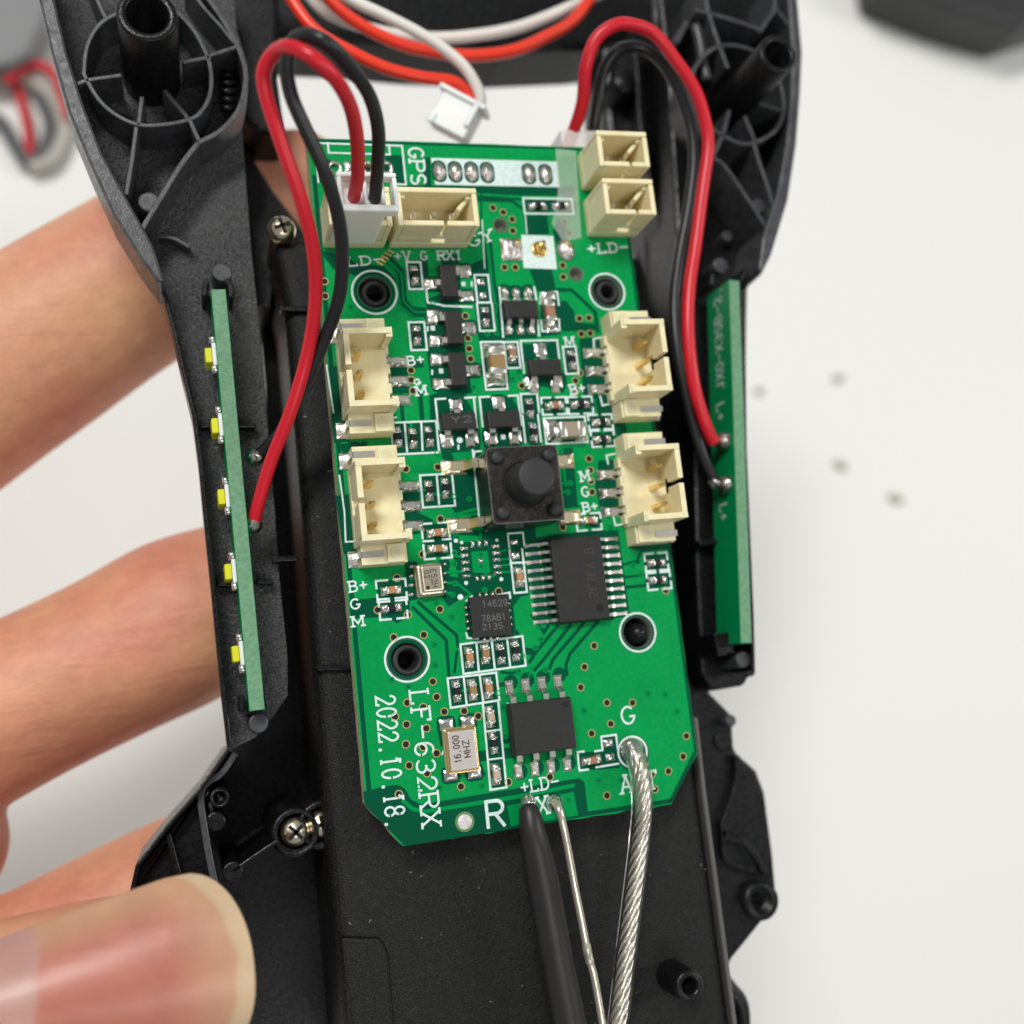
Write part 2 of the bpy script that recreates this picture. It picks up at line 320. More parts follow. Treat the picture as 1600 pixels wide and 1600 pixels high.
# ------------------------------------------------------------------ stroke lettering
def arc(cx, cy, rx, ry, a0, a1, n=9): return [(cx + rx * math.cos(math.radians(a0 + (a1 - a0) * i / n)), cy + ry * math.sin(math.radians(a0 + (a1 - a0) * i / n))) for i in range(n + 1)]
GL = {
 'G': [arc(2, 3, 2, 3, 50, 320, 14) + [(4, 2.4)], [(2.6, 2.5), (4, 2.5)]], 'P': [[(0, 0), (0, 6)], [(0, 6), (2.4, 6)] + arc(2.4, 4.5, 1.6, 1.5, 80, -90) + [(0, 3)]],
 'S': [arc(2, 4.5, 1.8, 1.5, 40, 270, 9) + arc(2, 1.5, 1.9, 1.5, 90, -140, 9)], '+': [[(0.3, 3), (3.7, 3)], [(2, 1.2), (2, 4.8)]], 'V': [[(0, 6), (2, 0)], [(2, 0), (4, 6)]],
 'R': [[(0, 0), (0, 6)], [(0, 6), (2.4, 6)] + arc(2.4, 4.5, 1.6, 1.5, 80, -90) + [(0, 3)], [(2, 3), (4, 0)]], 'X': [[(0, 0), (4, 6)], [(0, 6), (4, 0)]],
 '1': [[(0.9, 4.8), (2, 6)], [(2, 6), (2, 0)]], 'L': [[(0.2, 6), (0.2, 0)], [(0.2, 0), (3.6, 0), (3.6, 0.9)]], 'D': [[(0.2, 0), (0.2, 6)], [(0.2, 6), (1.8, 6)] + arc(1.8, 3, 2.2, 3, 80, -80) + [(1.8, 0), (0.2, 0)]],
 'B': [[(0.2, 0), (0.2, 6)], [(0.2, 6), (2.2, 6)] + arc(2.2, 4.6, 1.4, 1.4, 80, -90) + [(0.2, 3.2)], [(2.2, 3.2)] + arc(2.2, 1.6, 1.8, 1.6, 80, -90) + [(0.2, 0)]],
 'M': [[(0, 0), (0, 6)], [(0, 6), (2, 1.6), (4, 6)], [(4, 6), (4, 0)]], 'F': [[(0.3, 0), (0.3, 6)], [(0.3, 6), (3.8, 6), (3.8, 5)], [(0.3, 3.2), (2.6, 3.2)]],
 '-': [[(0.2, 3), (3.8, 3)]], '6': [arc(2.3, 3.4, 2.1, 2.6, 60, 180, 7) + [(0.2, 2)], arc(2, 1.9, 1.8, 1.9, 0, 360, 14)], '3': [arc(1.9, 4.5, 1.7, 1.5, 150, -90, 9), arc(1.9, 1.6, 2, 1.6, 90, -150, 9)],
 '2': [arc(2, 4.3, 1.8, 1.7, 170, -20, 9) + [(0.1, 0), (3.7, 0), (3.9, 0.8)]], '0': [arc(2, 3, 1.8, 3, 0, 360, 18)], 'O': [arc(2, 3, 1.9, 3, 0, 360, 18)], '.': [[(1.6, 0.05), (2.2, 0.05)], [(1.9, -0.25), (1.9, 0.35)]],
 '8': [arc(2, 4.5, 1.6, 1.5, 0, 360, 14), arc(2, 1.5, 1.9, 1.5, 0, 360, 14)], 'J': [[(3, 6), (3, 1.4)] + arc(1.7, 1.4, 1.3, 1.4, 0, -160, 7)], '7': [[(0.2, 6), (3.8, 6), (1.6, 0)]],
 'A': [[(0, 0), (2, 6)], [(2, 6), (4, 0)], [(0.7, 2), (3.3, 2)]], 'E': [[(3.6, 6), (0.4, 6), (0.4, 0), (3.6, 0)], [(0.4, 3), (3, 3)]], '5': [[(3.5, 6), (0.7, 6), (0.4, 3.4)] + arc(1.9, 1.9, 1.9, 1.9, 120, -140, 10)],
 'H': [[(0.2, 0), (0.2, 6)], [(3.8, 0), (3.8, 6)], [(0.2, 3), (3.8, 3)]], '4': [[(3, 0), (3, 6), (0.1, 1.8), (4, 1.8)]], '9': [arc(2, 4.1, 1.8, 1.9, 0, 360, 14), arc(1.7, 2.6, 2.1, 2.6, 0, -120, 7)],
 'Z': [[(0.2, 6), (3.8, 6), (0.2, 0), (3.8, 0)]], 'Y': [[(0, 6), (2, 3)], [(4, 6), (2, 3)], [(2, 3), (2, 0)]], 'T': [[(0, 5.2), (0, 6), (4, 6), (4, 5.2)], [(2, 6), (2, 0)]], 'N': [[(0, 0), (0, 6)], [(0, 6), (4, 0)], [(4, 0), (4, 6)]],
 ' ': [],
}
SERIF = set('LFRXPBDMTANVYH1')
def letters(mb, txt, O, X, Y, N, cw, h, sw, serif=False):
    """strokes as flat ribbons in the plane (O; X, Y), raised by N"""
    X = Vector(X).normalized(); Y = Vector(Y).normalized(); N = Vector(N); NN = X.cross(Y)
    for i, ch in enumerate(txt):
        st = list(GL[ch])
        if serif and ch in SERIF:
            for s_ in GL[ch]:
                for e, q in ((s_[0], s_[1]), (s_[-1], s_[-2])):
                    if (abs(e[1]) < 0.01 or abs(e[1] - 6) < 0.01) and abs(e[1] - q[1]) > 0.6 * abs(e[0] - q[0]) and len(s_) == 2:
                        st.append([(e[0] - 0.75, e[1]), (e[0] + 0.75, e[1])])
        for s_ in st:
            P2 = [(i * cw + p[0] / 4 * cw * 0.74, p[1] / 6 * h) for p in s_]
            t = MB(); zi = letters.k % 7 * 0.00006; letters.k += 1
            d0 = Vector(P2[0]) - Vector(P2[1]); d1 = Vector(P2[-1]) - Vector(P2[-2])
            if d0.length > 1e-9: P2[0] = tuple(Vector(P2[0]) + d0.normalized() * sw * 0.35)
            if d1.length > 1e-9: P2[-1] = tuple(Vector(P2[-1]) + d1.normalized() * sw * 0.35)
            t.line(P2, sw, 0)
            mb.add([O + X * v.x + Y * v.y + N + NN * zi for v in t.v], t.f)
letters.k = 0
def board_text(txt, p0, p1, hpx, parent, m=None, swpx=3.2, serif=True, z=0.006, name='lettering'):
    a, b = U(*p0, z), U(*p1, z); d = b - a; d.z = 0; sc = S(a); X = d.normalized(); Y = Vector((-X.y, X.x, 0))
    mb = MB(); letters(mb, txt, a, X, Y, (0, 0, 0), d.length / len(txt) * (1 + 0.26 / len(txt)), hpx / sc, swpx / sc, serif)
    return mb.build(name, m or M_SILK, parent)
exec_order = []

# ================================================================== table
ZT = -10.0
tb = MB(); tb.box((0, 0, ZT - 1.25), (150, 130, 2.5)); t = tb.build('table_top', M_TABLE, None, bevel=0.2)
t['kind'] = 'structure'; t['label'] = 'white table top under the drone'

# ================================================================== drone body
BODY = thing('drone_body', 'black plastic drone lower shell, opened, held over a white table', 'drone body', tuple(U(800, 800, -1.0)))
BODY_INV = -Vector(BODY.location)
def bp(name, mb, m, smooth=False, bevel=0.012, parent=None, seg=2):
    for v in mb.v: v += (BODY_INV if parent is None else BODY_INV)
    return mb.build(name, m, parent or BODY, smooth, bevel, seg)
def poly(pts, z): return [(p.x, p.y) for p in UL(pts, z)]
# ---- central box the board stands on
ZB = -0.36
box_px = [(424, 372), (470, 366), (1010, 396), (1030, 560), (1060, 860), (1090, 1180), (1147, 1600), (1163, 1740), (548, 1740), (530, 1550), (500, 1200), (472, 800), (445, 475)]
mb = MB(); mb.prism(poly(box_px, ZB), -2.0, ZB); central = bp('centre_box', mb, M_BOX, bevel=0.13, seg=6)
mb = MB(); mb.prism(poly([(388, 312), (420, 308), (428, 400), (424, 480), (396, 480)], -0.95), -2.0, -0.95); bp('box_step', mb, M_SMOOTH)
for pts in ([(436, 484), (500, 487)], [(493, 1044), (548, 1043)]):
    mb = MB(); q = UL(pts, ZB); mb.wall(q, 0.045, ZB - 0.05, ZB + 0.05); bp('box_rib', mb, M_SMOOTH, bevel=0.015)
mb = MB(); mb.prism(poly([(532, 1464), (596, 1466), (608, 1490), (618, 1620), (622, 1730), (560, 1730)], ZB + 0.04), ZB - 0.1, ZB + 0.04); bp('raised_pad', mb, M_BOX, bevel=0.03)
# highlight along the right box edge, put in as a thin lighter strip
mb = MB(); q = UL([(1086, 1120), (1100, 1240), (1124, 1420), (1148, 1600), (1162, 1710)], ZB + 0.02); mb.wall(q, 0.04, ZB - 0.9, ZB + 0.03); bp('box_edge_highlight', mb, mat('painted_edge_highlight', (0.10, 0.095, 0.09), 0.3), bevel=0.018, seg=3)
# deep floor that closes the gaps between box and side shells
mb = MB(); mb.prism(poly([(375, 215), (428, 300), (520, 420), (700, 900), (560, 1640), (300, 1640), (230, 1400), (352, 1190), (420, 1050), (415, 600), (395, 380)], -1.5), -1.9, -1.5); bp('belly_plate', mb, M_SMOOTH)
mb = MB(); mb.prism(poly([(1000, 360), (1100, 380), (1120, 1060), (1105, 1090), (1130, 1300), (1110, 1520), (1160, 1640), (1000, 1640), (900, 900)], -1.5), -1.9, -1.5); bp('belly_plate', mb, M_SMOOTH)
# front bar across the top
mb = MB(); mb.prism(poly([(370, -80), (365, 40), (432, 52), (530, 58), (650, 70), (790, 77), (920, 73), (1050, 60), (1060, -80)], -1.7), -2.5, -1.7); bp('front_bar', mb, M_SMOOTH, bevel=0.08)
mb = MB(); mb.prism(poly([(355, -60), (436, -60), (434, 120), (446, 205), (402, 206), (372, 180)], -1.1), -1.9, -1.1); bp('inner_wall', mb, M_SMOOTH, bevel=0.05)

# ---- left side shell
ZF, ZR = -0.42, -0.06
outl = [(40, -90), (61, 0), (80, 82), (107, 175), (140, 255), (175, 332), (217, 400), (246, 440)]
outl2 = [(250, 448), (270, 517), (282, 575), (300, 650), (310, 725), (317, 800), (330, 925), (342, 1050), (356, 1172)]
inl = [(362, 1172), (400, 1152), (427, 1120), (450, 1087), (450, 1025), (437, 900), (430, 800), (418, 650), (405, 500), (394, 400), (378, 200), (387, 100), (371, 50), (366, 0), (360, -90)]
mb = MB(); tp = poly(outl + outl2 + inl, ZF); mb.prism(tp, -1.2, ZF)
for v in mb.v:
    if v.z < -1: v.x = -2.2 + (v.x + 2.2) * 0.55 + 0.1
bp('side_shell', mb, M_PLAST, bevel=0.03)
# thick outer rim of the arm
rim_in = [(70, -90), (86, 0), (105, 82), (130, 162), (160, 240), (200, 312), (240, 384), (257, 440)]
mb = MB(); mb.prism(poly(outl + rim_in[::-1], 0.02), ZF - 0.05, 0.02); bp('rim', mb, M_RIM, bevel=0.02)
mb = MB(); q = UL([(253, 446), (273, 517), (286, 575), (304, 650), (314, 725), (321, 800), (334, 925), (346, 1050), (359, 1168)], -0.18); mb.wall(q, 0.035, ZF - 0.05, -0.18); bp('rim', mb, M_SMOOTH, bevel=0.01)
def rib(pts, w, zt=ZR, zf=ZF, closed=False, k=6, m=M_RIM, name='rib', smooth=True):
    q = UL(pts, zt); q = spline(q, k) if (smooth and len(pts) > 2) else q
    mb = MB(); mb.wall(q, w, zf - 0.02, zt, closed); return bp(name, mb, m, bevel=0.008)
ring_px = [(131, 115), (136, 72), (155, 38), (180, 22), (215, 10), (260, 8), (298, 40), (322, 82), (330, 115), (327, 150), (312, 176), (292, 187), (255, 194), (216, 194), (180, 178), (152, 152)]
q = spline(UL(ring_px + ring_px[:1], ZR), 4)[:-1]
mb = MB(); mb.wall(q, 0.034, ZF - 0.02, ZR, True); bp('ring_rib', mb, M_RIM, bevel=0.008)
for pts in ([(120, 131), (140, 124), (190, 117)], [(197, 304), (206, 250), (213, 197)], [(216, 196), (222, 150)], [(294, 184), (256, 140)], [(330, 88), (285, 97)],
            [(165, 28), (148, -10), (130, -60)], [(328, 86), (371, 72)], [(222, 357), (250, 310), (282, 258), (310, 222)], [(296, 186), (312, 221)],
            ):
    rib(pts, 0.034 if len(pts) < 4 else 0.04)
rib([(248, 368), (272, 372), (297, 386)], 0.034, -0.30)
rib([(310, 222), (345, 203), (372, 172), (383, 135), (383, 105), (371, 70), (350, 32), (310, -25)], 0.04)
rib([(366, 66), (345, 40), (318, 10), (290, -30)], 0.03)
for i in range(5):
    mb = MB(); a, b = U(344, 117 + i * 13, -0.3), U(370, 118 + i * 13, -0.3); mb.tube([a, b], 0.032, 8); bp('grip_ridge', mb, M_SMOOTH, True, 0)
def post(base, top, zt, rb, rt, rh, zf, name='screw_post'):
    b = U(*base, zf); c = U(*top, zt); s = 1
    mb = MB(); mb.lathe((c.x, c.y), [(rb, zf), (rt, zt - 0.012), (rt - 0.012, zt), (rh + 0.01, zt), (rh, zt - 0.012), (rh * 0.9, zt - 0.75), (0.001, zt - 0.75)], 32)
    return bp(name, mb, M_RIM if False else M_SMOOTH, True, 0)
c = U(230, 22, 0.46); post((231, 122), (230, 22), 0.46, 0.215, 0.208, 0.142, ZF)
def peg(px, py, r, z0, z1, m=M_RIM):
    c = U(px, py, z1); mb = MB(); mb.cyl((c.x, c.y), r * 1.04, r, z0, z1, 18); return bp('locating_peg', mb, m, False, 0.012)
peg(233, 315, 0.078, ZF, -0.08); peg(347, 425, 0.072, ZF, -0.20); peg(404, 1130, 0.07, ZF - 0.1, -0.2)
for pts in ([(325, 437), (320, 442), (319, 462)], [(352, 437), (360, 445), (362, 464)], [(378, 1086), (378, 1110)], [(412, 1084), (416, 1106)]):
    mb = MB(); mb.wall(UL(pts, -0.12), 0.036, ZF, -0.12); bp('strip_clip', mb, M_SMOOTH, bevel=0.008)
for pts in ([(312, 664), (400, 664)], [(338, 911), (368, 913)], [(425, 874), (466, 872)], [(400, 907), (428, 909)]):
    mb = MB(); mb.wall(UL(pts, -0.30), 0.04, ZF - 0.2, -0.30); bp('cross_rib', mb, M_SMOOTH, bevel=0.012)

# ---- lower left corner
mb = MB(); mb.prism(poly([(355, 1170), (338, 1196), (312, 1234), (262, 1290), (212, 1352), (202, 1395), (240, 1640), (352, 1640), (340, 1400), (326, 1310), (319, 1244), (350, 1206), (372, 1178)], -0.6), -1.6, -0.6); bp('corner_shell', mb, M_SMOOTH, bevel=0.04)
for pts, w in (([(368, 1176), (346, 1208), (315, 1236), (322, 1310), (336, 1384), (345, 1440)], 0.05), ([(262, 1302), (280, 1370)], 0.04), ([(364, 1362), (398, 1338), (434, 1314)], 0.028)):
    rib(pts, w, -0.46, -0.62 if w != 0.028 else -1.4, m=M_RIM if w == 0.05 else M_SMOOTH)
mb = MB(); mb.wall(UL([(358, 1170), (340, 1196), (314, 1233), (264, 1290), (215, 1353), (206, 1396)], -0.40), 0.03, -0.75, -0.40); bp('rim', mb, M_SMOOTH, bevel=0.01)
peg(337, 1284, 0.07, -1.5, -0.5, M_SMOOTH); peg(364, 1363, 0.075, -1.5, -0.46, M_SMOOTH)
c = U(343, 1247, -0.42); mb = MB(); mb.lathe((c.x, c.y), [(0.075, -1.5), (0.07, -0.42), (0.045, -0.42), (0.04, -0.5), (0.001, -0.5)], 20); bp('screw_boss', mb, M_SMOOTH, True, 0)
def screw(px, py, r, z, rz=0.4):
    c = U(px, py, z)
    mb = MB(); prof = [(r * 0.8, z - 1.2), (r * 0.8, z - 0.12), (r * 1.02, z - 0.1), (r * 1.02, z - 0.05), (r * 0.9, z - 0.01), (r * 0.62, z + 0.018), (0.001, z + 0.03)]
    mb.lathe((c.x, c.y), prof, 24); o = bp('screw', mb, M_SCREW, True, 0)
    for k in range(2):
        a = rz + k * math.pi / 2; d = Vector((math.cos(a), math.sin(a), 0)) * r * 0.6
        s = MB(); s.wall([c - d, c + d], r * 0.24, z + 0.006, z + 0.034); bp('recess', s, M_HOLE, bevel=0, parent=o)
    return o
for px, py, r, z, a in ((462, 1300, 0.112, -0.55, 0.7), (503, 1288, 0.11, -0.56, 0.2), (441, 354, 0.108, -0.26, 0.3)):
    screw(px, py, r, z, a)
    if py < 400: continue
    c = U(px, py, z); mb = MB(); mb.lathe((c.x, c.y), [(0.19, z - 0.9), (0.185, z - 0.02), (0.165, z + 0.02), (0.135, z + 0.01), (0.12, z - 0.08), (0.12, z - 0.9)], 28); bp('screw_boss', mb, M_SMOOTH, True, 0)

# ---- right side shell
ZG, ZQ = -0.62, -0.16
outr = [(1240, -90), (1247, 0), (1254, 82), (1251, 150), (1245, 225), (1232, 312), (1206, 398), (1191, 428)]
outr2 = [(1169, 448), (1168, 500), (1166, 700), (1170, 800), (1175, 900), (1181, 1005), (1182, 1056), (1169, 1058), (1166, 1068), (1160, 1072), (1112, 1080), (1096, 1050), (1088, 900), (1084, 700), (1076, 540), (1062, 430), (1052, 260), (1042, 100), (1020, -90)]
mb = MB(); mb.prism(poly(outr + outr2, ZG), -1.4, ZG); bp('side_shell', mb, M_SMOOTH, bevel=0.03)
rin = [(1228, -90), (1232, 0), (1238, 80), (1236, 150), (1229, 222), (1215, 300), (1192, 372), (1186, 420)]
mb = MB(); mb.prism(poly(outr + rin[::-1], -0.12), ZG - 0.05, -0.12); bp('rim', mb, M_RIM, bevel=0.02)
mb = MB(); mb.wall(UL([(1163, 452), (1163, 520), (1165, 700), (1170, 820), (1176, 960), (1178, 1050)], -0.25), 0.03, ZG, -0.25); bp('rim', mb, M_SMOOTH, bevel=0.01)
ring2 = [(1086, 106), (1104, 82), (1130, 70), (1165, 74), (1198, 92), (1218, 125), (1226, 160), (1222, 186), (1207, 207), (1184, 220), (1160, 224), (1132, 212), (1108, 196), (1090, 170), (1082, 138)]
q = spline(UL(ring2 + ring2[:1], ZQ), 4)[:-1]
mb = MB(); mb.wall(q, 0.034, ZG - 0.02, ZQ, True); bp('ring_rib', mb, M_RIM, bevel=0.008)
for pts in ([(1102, -40), (1106, 8), (1114, 38), (1125, 70), (1138, 106)], [(1088, 15), (1108, 20), (1150, 32), (1190, 46)], [(1187, 50), (1200, 30), (1211, 12), (1210, -30)], [(1211, 12), (1224, 26), (1237, 44)],
            [(1140, 172), (1130, 209), (1116, 240), (1112, 246)], [(1113, 245), (1134, 260), (1170, 312), (1200, 358)], [(1178, 220), (1187, 252), (1200, 290), (1210, 324)], [(1164, 180), (1180, 219)], [(1150, 150), (1222, 172)]):
    rib(pts, 0.034, ZQ, ZG)
mb = MB(); q = UL([(1086, 40), (1093, 66), (1098, 98), (1104, 126)], -0.3); mb.tube(spline(q, 4), 0.05, 10); bp('rounded_ridge', mb, M_RIM, True, 0)  # rounded ridge in lighter grey plastic
rib([(1075, 32), (1064, 52), (1056, 66)], 0.05, -0.3, ZG)
post((1125, 155), (1216, 84), 0.42, 0.178, 0.172, 0.118, ZG)
peg(1186, 321, 0.068, ZG, -0.28); peg(1127, 414, 0.07, ZG, -0.36); peg(1162, 1030, 0.068, ZG, -0.30, M_RIM); peg(1137, 368, 0.05, ZG, -0.5)
for pts in ([(1116, 428), (1114, 446)], [(1168, 418), (1160, 440)], [(1120, 990), (1122, 1022)], [(1136, 988), (1140, 1020)]):
    mb = MB(); mb.wall(UL(pts, -0.34), 0.04, ZG, -0.34); bp('strip_clip', mb, M_SMOOTH, bevel=0.008)
mb = MB(); mb.prism(poly([(1116, 990), (1142, 988), (1148, 1020), (1122, 1026)], -0.3), ZG, -0.3); bp('strip_stop', mb, M_SMOOTH)
mb = MB(); mb.wall(UL([(1093, 848), (1122, 846)], -0.46), 0.05, ZG, -0.46); bp('cross_rib', mb, M_SMOOTH)
# inner ramp / duct behind the right hand connectors
mb = MB(); mb.prism(poly([(940, 68), (1024, 40), (1070, 60), (1084, 260), (1052, 440), (1015, 430), (1005, 300), (965, 245), (948, 200)], -1.25), -1.9, -1.25); bp('duct_floor', mb, M_SMOOTH, bevel=0.06)
mb = MB(); mb.prism(poly([(1024, -40), (1060, -40), (1078, 90), (1062, 300), (1044, 300), (1036, 130)], -0.8), -1.6, -0.8); bp('duct_wall', mb, M_SMOOTH, bevel=0.05)
mb = MB(); q = UL([(1023, -30), (1024, 20), (1027, 62)], -0.6); mb.tube(q, 0.03, 8); bp('duct_edge_highlight', mb, M_RIM, True, 0)  # edge highlight put in as a tube of lighter plastic
c = U(978, 126, -0.95); mb = MB(); mb.lathe((c.x, c.y), [(0.14, -1.4), (0.125, -0.98), (0.10, -0.95), (0.001, -0.95)], 20); bp('duct_boss', mb, M_SMOOTH, True, 0)
rib([(992, 60), (998, 120), (1000, 170), (1008, 230), (1030, 350), (1048, 415)], 0.04, -1.0, -1.3, m=M_SMOOTH)
# ---- lower right arm (deeper)
ZL = -0.95
mb = MB(); mb.prism(poly([(1070, 1050), (1096, 1066), (1110, 1081), (1136, 1107), (1150, 1122), (1147, 1139), (1149, 1172), (1157, 1180), (1184, 1204), (1197, 1238), (1210, 1337), (1215, 1396), (1210, 1420), (1200, 1432), (1142, 1504), (1128, 1640), (1060, 1640)], ZL), -1.9, ZL); bp('lower_arm', mb, M_SMOOTH, bevel=0.05)
peg(1143, 1126, 0.05, ZL, ZL + 0.12, M_RIM); peg(1132, 1158, 0.085, ZL - 0.05, ZL + 0.03, M_SMOOTH)
for pts in ([(1152, 1180), (1152, 1220), (1138, 1268), (1130, 1292), (1138, 1310), (1162, 1316), (1184, 1340), (1198, 1368)], [(1132, 1296), (1134, 1340), (1150, 1352), (1180, 1360)]):
    rib(pts, 0.045, ZL + 0.08, ZL, m=M_SMOOTH)
c = U(1190, 1408, ZL + 0.1); mb = MB(); mb.lathe((c.x, c.y), [(0.17, ZL - 0.2), (0.16, ZL + 0.1), (0.095, ZL + 0.1), (0.085, ZL - 0.05), (0.05, ZL), (0.001, ZL + 0.05)], 26); bp('screw_boss', mb, M_SMOOTH, True, 0)
mb = MB(); mb.tube(spline(UL([(1120, 1520), (1140, 1545), (1158, 1572), (1160, 1630)], -1.1), 4), [0.07] * 13, 10); bp('latch_knob', mb, M_SMOOTH, True, 0)
# screw standoff on the box, bottom right
c = U(1078, 1541, -0.02); mb = MB(); mb.lathe((c.x, c.y), [(0.125, ZB - 0.02), (0.115, -0.035), (0.10, -0.02), (0.066, -0.02), (0.058, -0.05), (0.05, -0.3), (0.001, -0.3)], 28); bp('standoff', mb, M_SMOOTH, True, 0)
# pegs that carry the board
for px, py, rr in ((585, 459, 0.115), (948, 457, 0.105), (637, 1031, 0.13)):
    c = U(px, py, -0.06); mb = MB(); mb.lathe((c.x, c.y), [(rr + 0.06, ZB - 0.02), (rr + 0.05, -0.125), (rr, -0.11), (rr - 0.012, -0.03), (rr * 0.62, -0.03), (rr * 0.55, -0.1), (rr * 0.5, -0.3), (0.001, -0.3)], 26); bp('board_standoff', mb, M_BUTTON, True, 0)
c = U(997, 989, 0.0); mb = MB(); mb.lathe((c.x, c.y), [(0.16, ZB - 0.02), (0.15, -0.12), (0.085, -0.12), (0.08, -0.02), (0.06, 0.03), (0.03, 0.05), (0.001, 0.055)], 24); bp('board_peg', mb, M_SMOOTH, True, 0)

# specks of dust and fibre on the black plastic
mb = MB()
for k in range(90):
    x, y = random.choice((lambda: (random.uniform(470, 1120), random.uniform(1330, 1600)), lambda: (random.uniform(430, 520), random.uniform(400, 1250)), lambda: (random.uniform(330, 410), random.uniform(470, 1100))))()
    z = ZB if x > 425 else ZF
    if x > 425 and x < 440 + (y - 380) * 0.075 + 14: continue
    p = U(x, y, z + 0.004); a = random.uniform(0, 3.14); l = random.uniform(0.003, 0.008) if k % 9 else random.uniform(0.010, 0.018); d = Vector((math.cos(a), math.sin(a), 0)) * l; mb.line([p - d, p + d * 0.2, p + d + Vector((d.y, -d.x, 0)) * 0.25], random.uniform(0.003, 0.006), p.z)
bp('dust', mb, mat('pale_dust', (0.32, 0.32, 0.32), 0.9), bevel=0)['kind'] = 'stuff'

# ================================================================== circuit board
BOARD = thing('circuit_board', 'green flight controller circuit board screwed on the black centre box', 'circuit board')
tl, tr, br, bl = U(482, 217), U(974, 231), U(1108, 1246), U(571, 1334)
x0 = (U(484, 217).x + U(567, 1254).x) / 2; x1 = (U(987.6, 370).x + U(1086, 1175).x) / 2
y1 = (U(497, 217.5).y + U(889, 228).y) / 2; y0 = (U(640, 1322).y + U(1048, 1255).y) / 2
cA, cB, cC, cD = U(568, 1258), U(630, 1324), U(1049, 1256), U(1086, 1176)
OUT = [(x0, y1), (x1, y1), (x1, cD.y), (x1 - 0.008, cD.y - 0.02), (cC.x, y0), (cB.x, y0), (x0, cA.y)]
def rough(P, st=0.09, amp=0.008):
    out = []
    for i in range(len(P)):
        a, b = Vector(P[i]), Vector(P[(i + 1) % len(P)]); n = max(1, int((b - a).length / st)); d = (b - a).normalized(); nn = Vector((-d.y, d.x))
        for k in range(n):
            p = a + (b - a) * (k / n); p = p + nn * (random.uniform(-amp, amp) if (k and abs(d.x) > 0.5 and d.length and i >= 3) else (random.uniform(-amp, amp) * 0.25 if k else 0)); out.append((p.x, p.y))
    return out
HOLES = [(585, 457, 0.13), (948, 456, 0.12), (636, 1030, 0.145), (996, 988, 0.12), (782, 352, 0.052), (900, 428, 0.052), (523, 262, 0.03), (603, 262, 0.03), (575, 262, 0.03)]
laminate = plate('laminate', rough(OUT), [circ(U(x, y), r) for x, y, r in HOLES], -0.16, 0.0, [M_GREEN, M_FR4], BOARD)
def B(name, mb, m, smooth=False, bevel=0, parent=None, seg=2): return mb.build(name, m, parent or BOARD, smooth, bevel, seg)
def zp(pts, z=0.0): return [(p.x, p.y) for p in UL(pts, z)]
px = 1 / 205.0
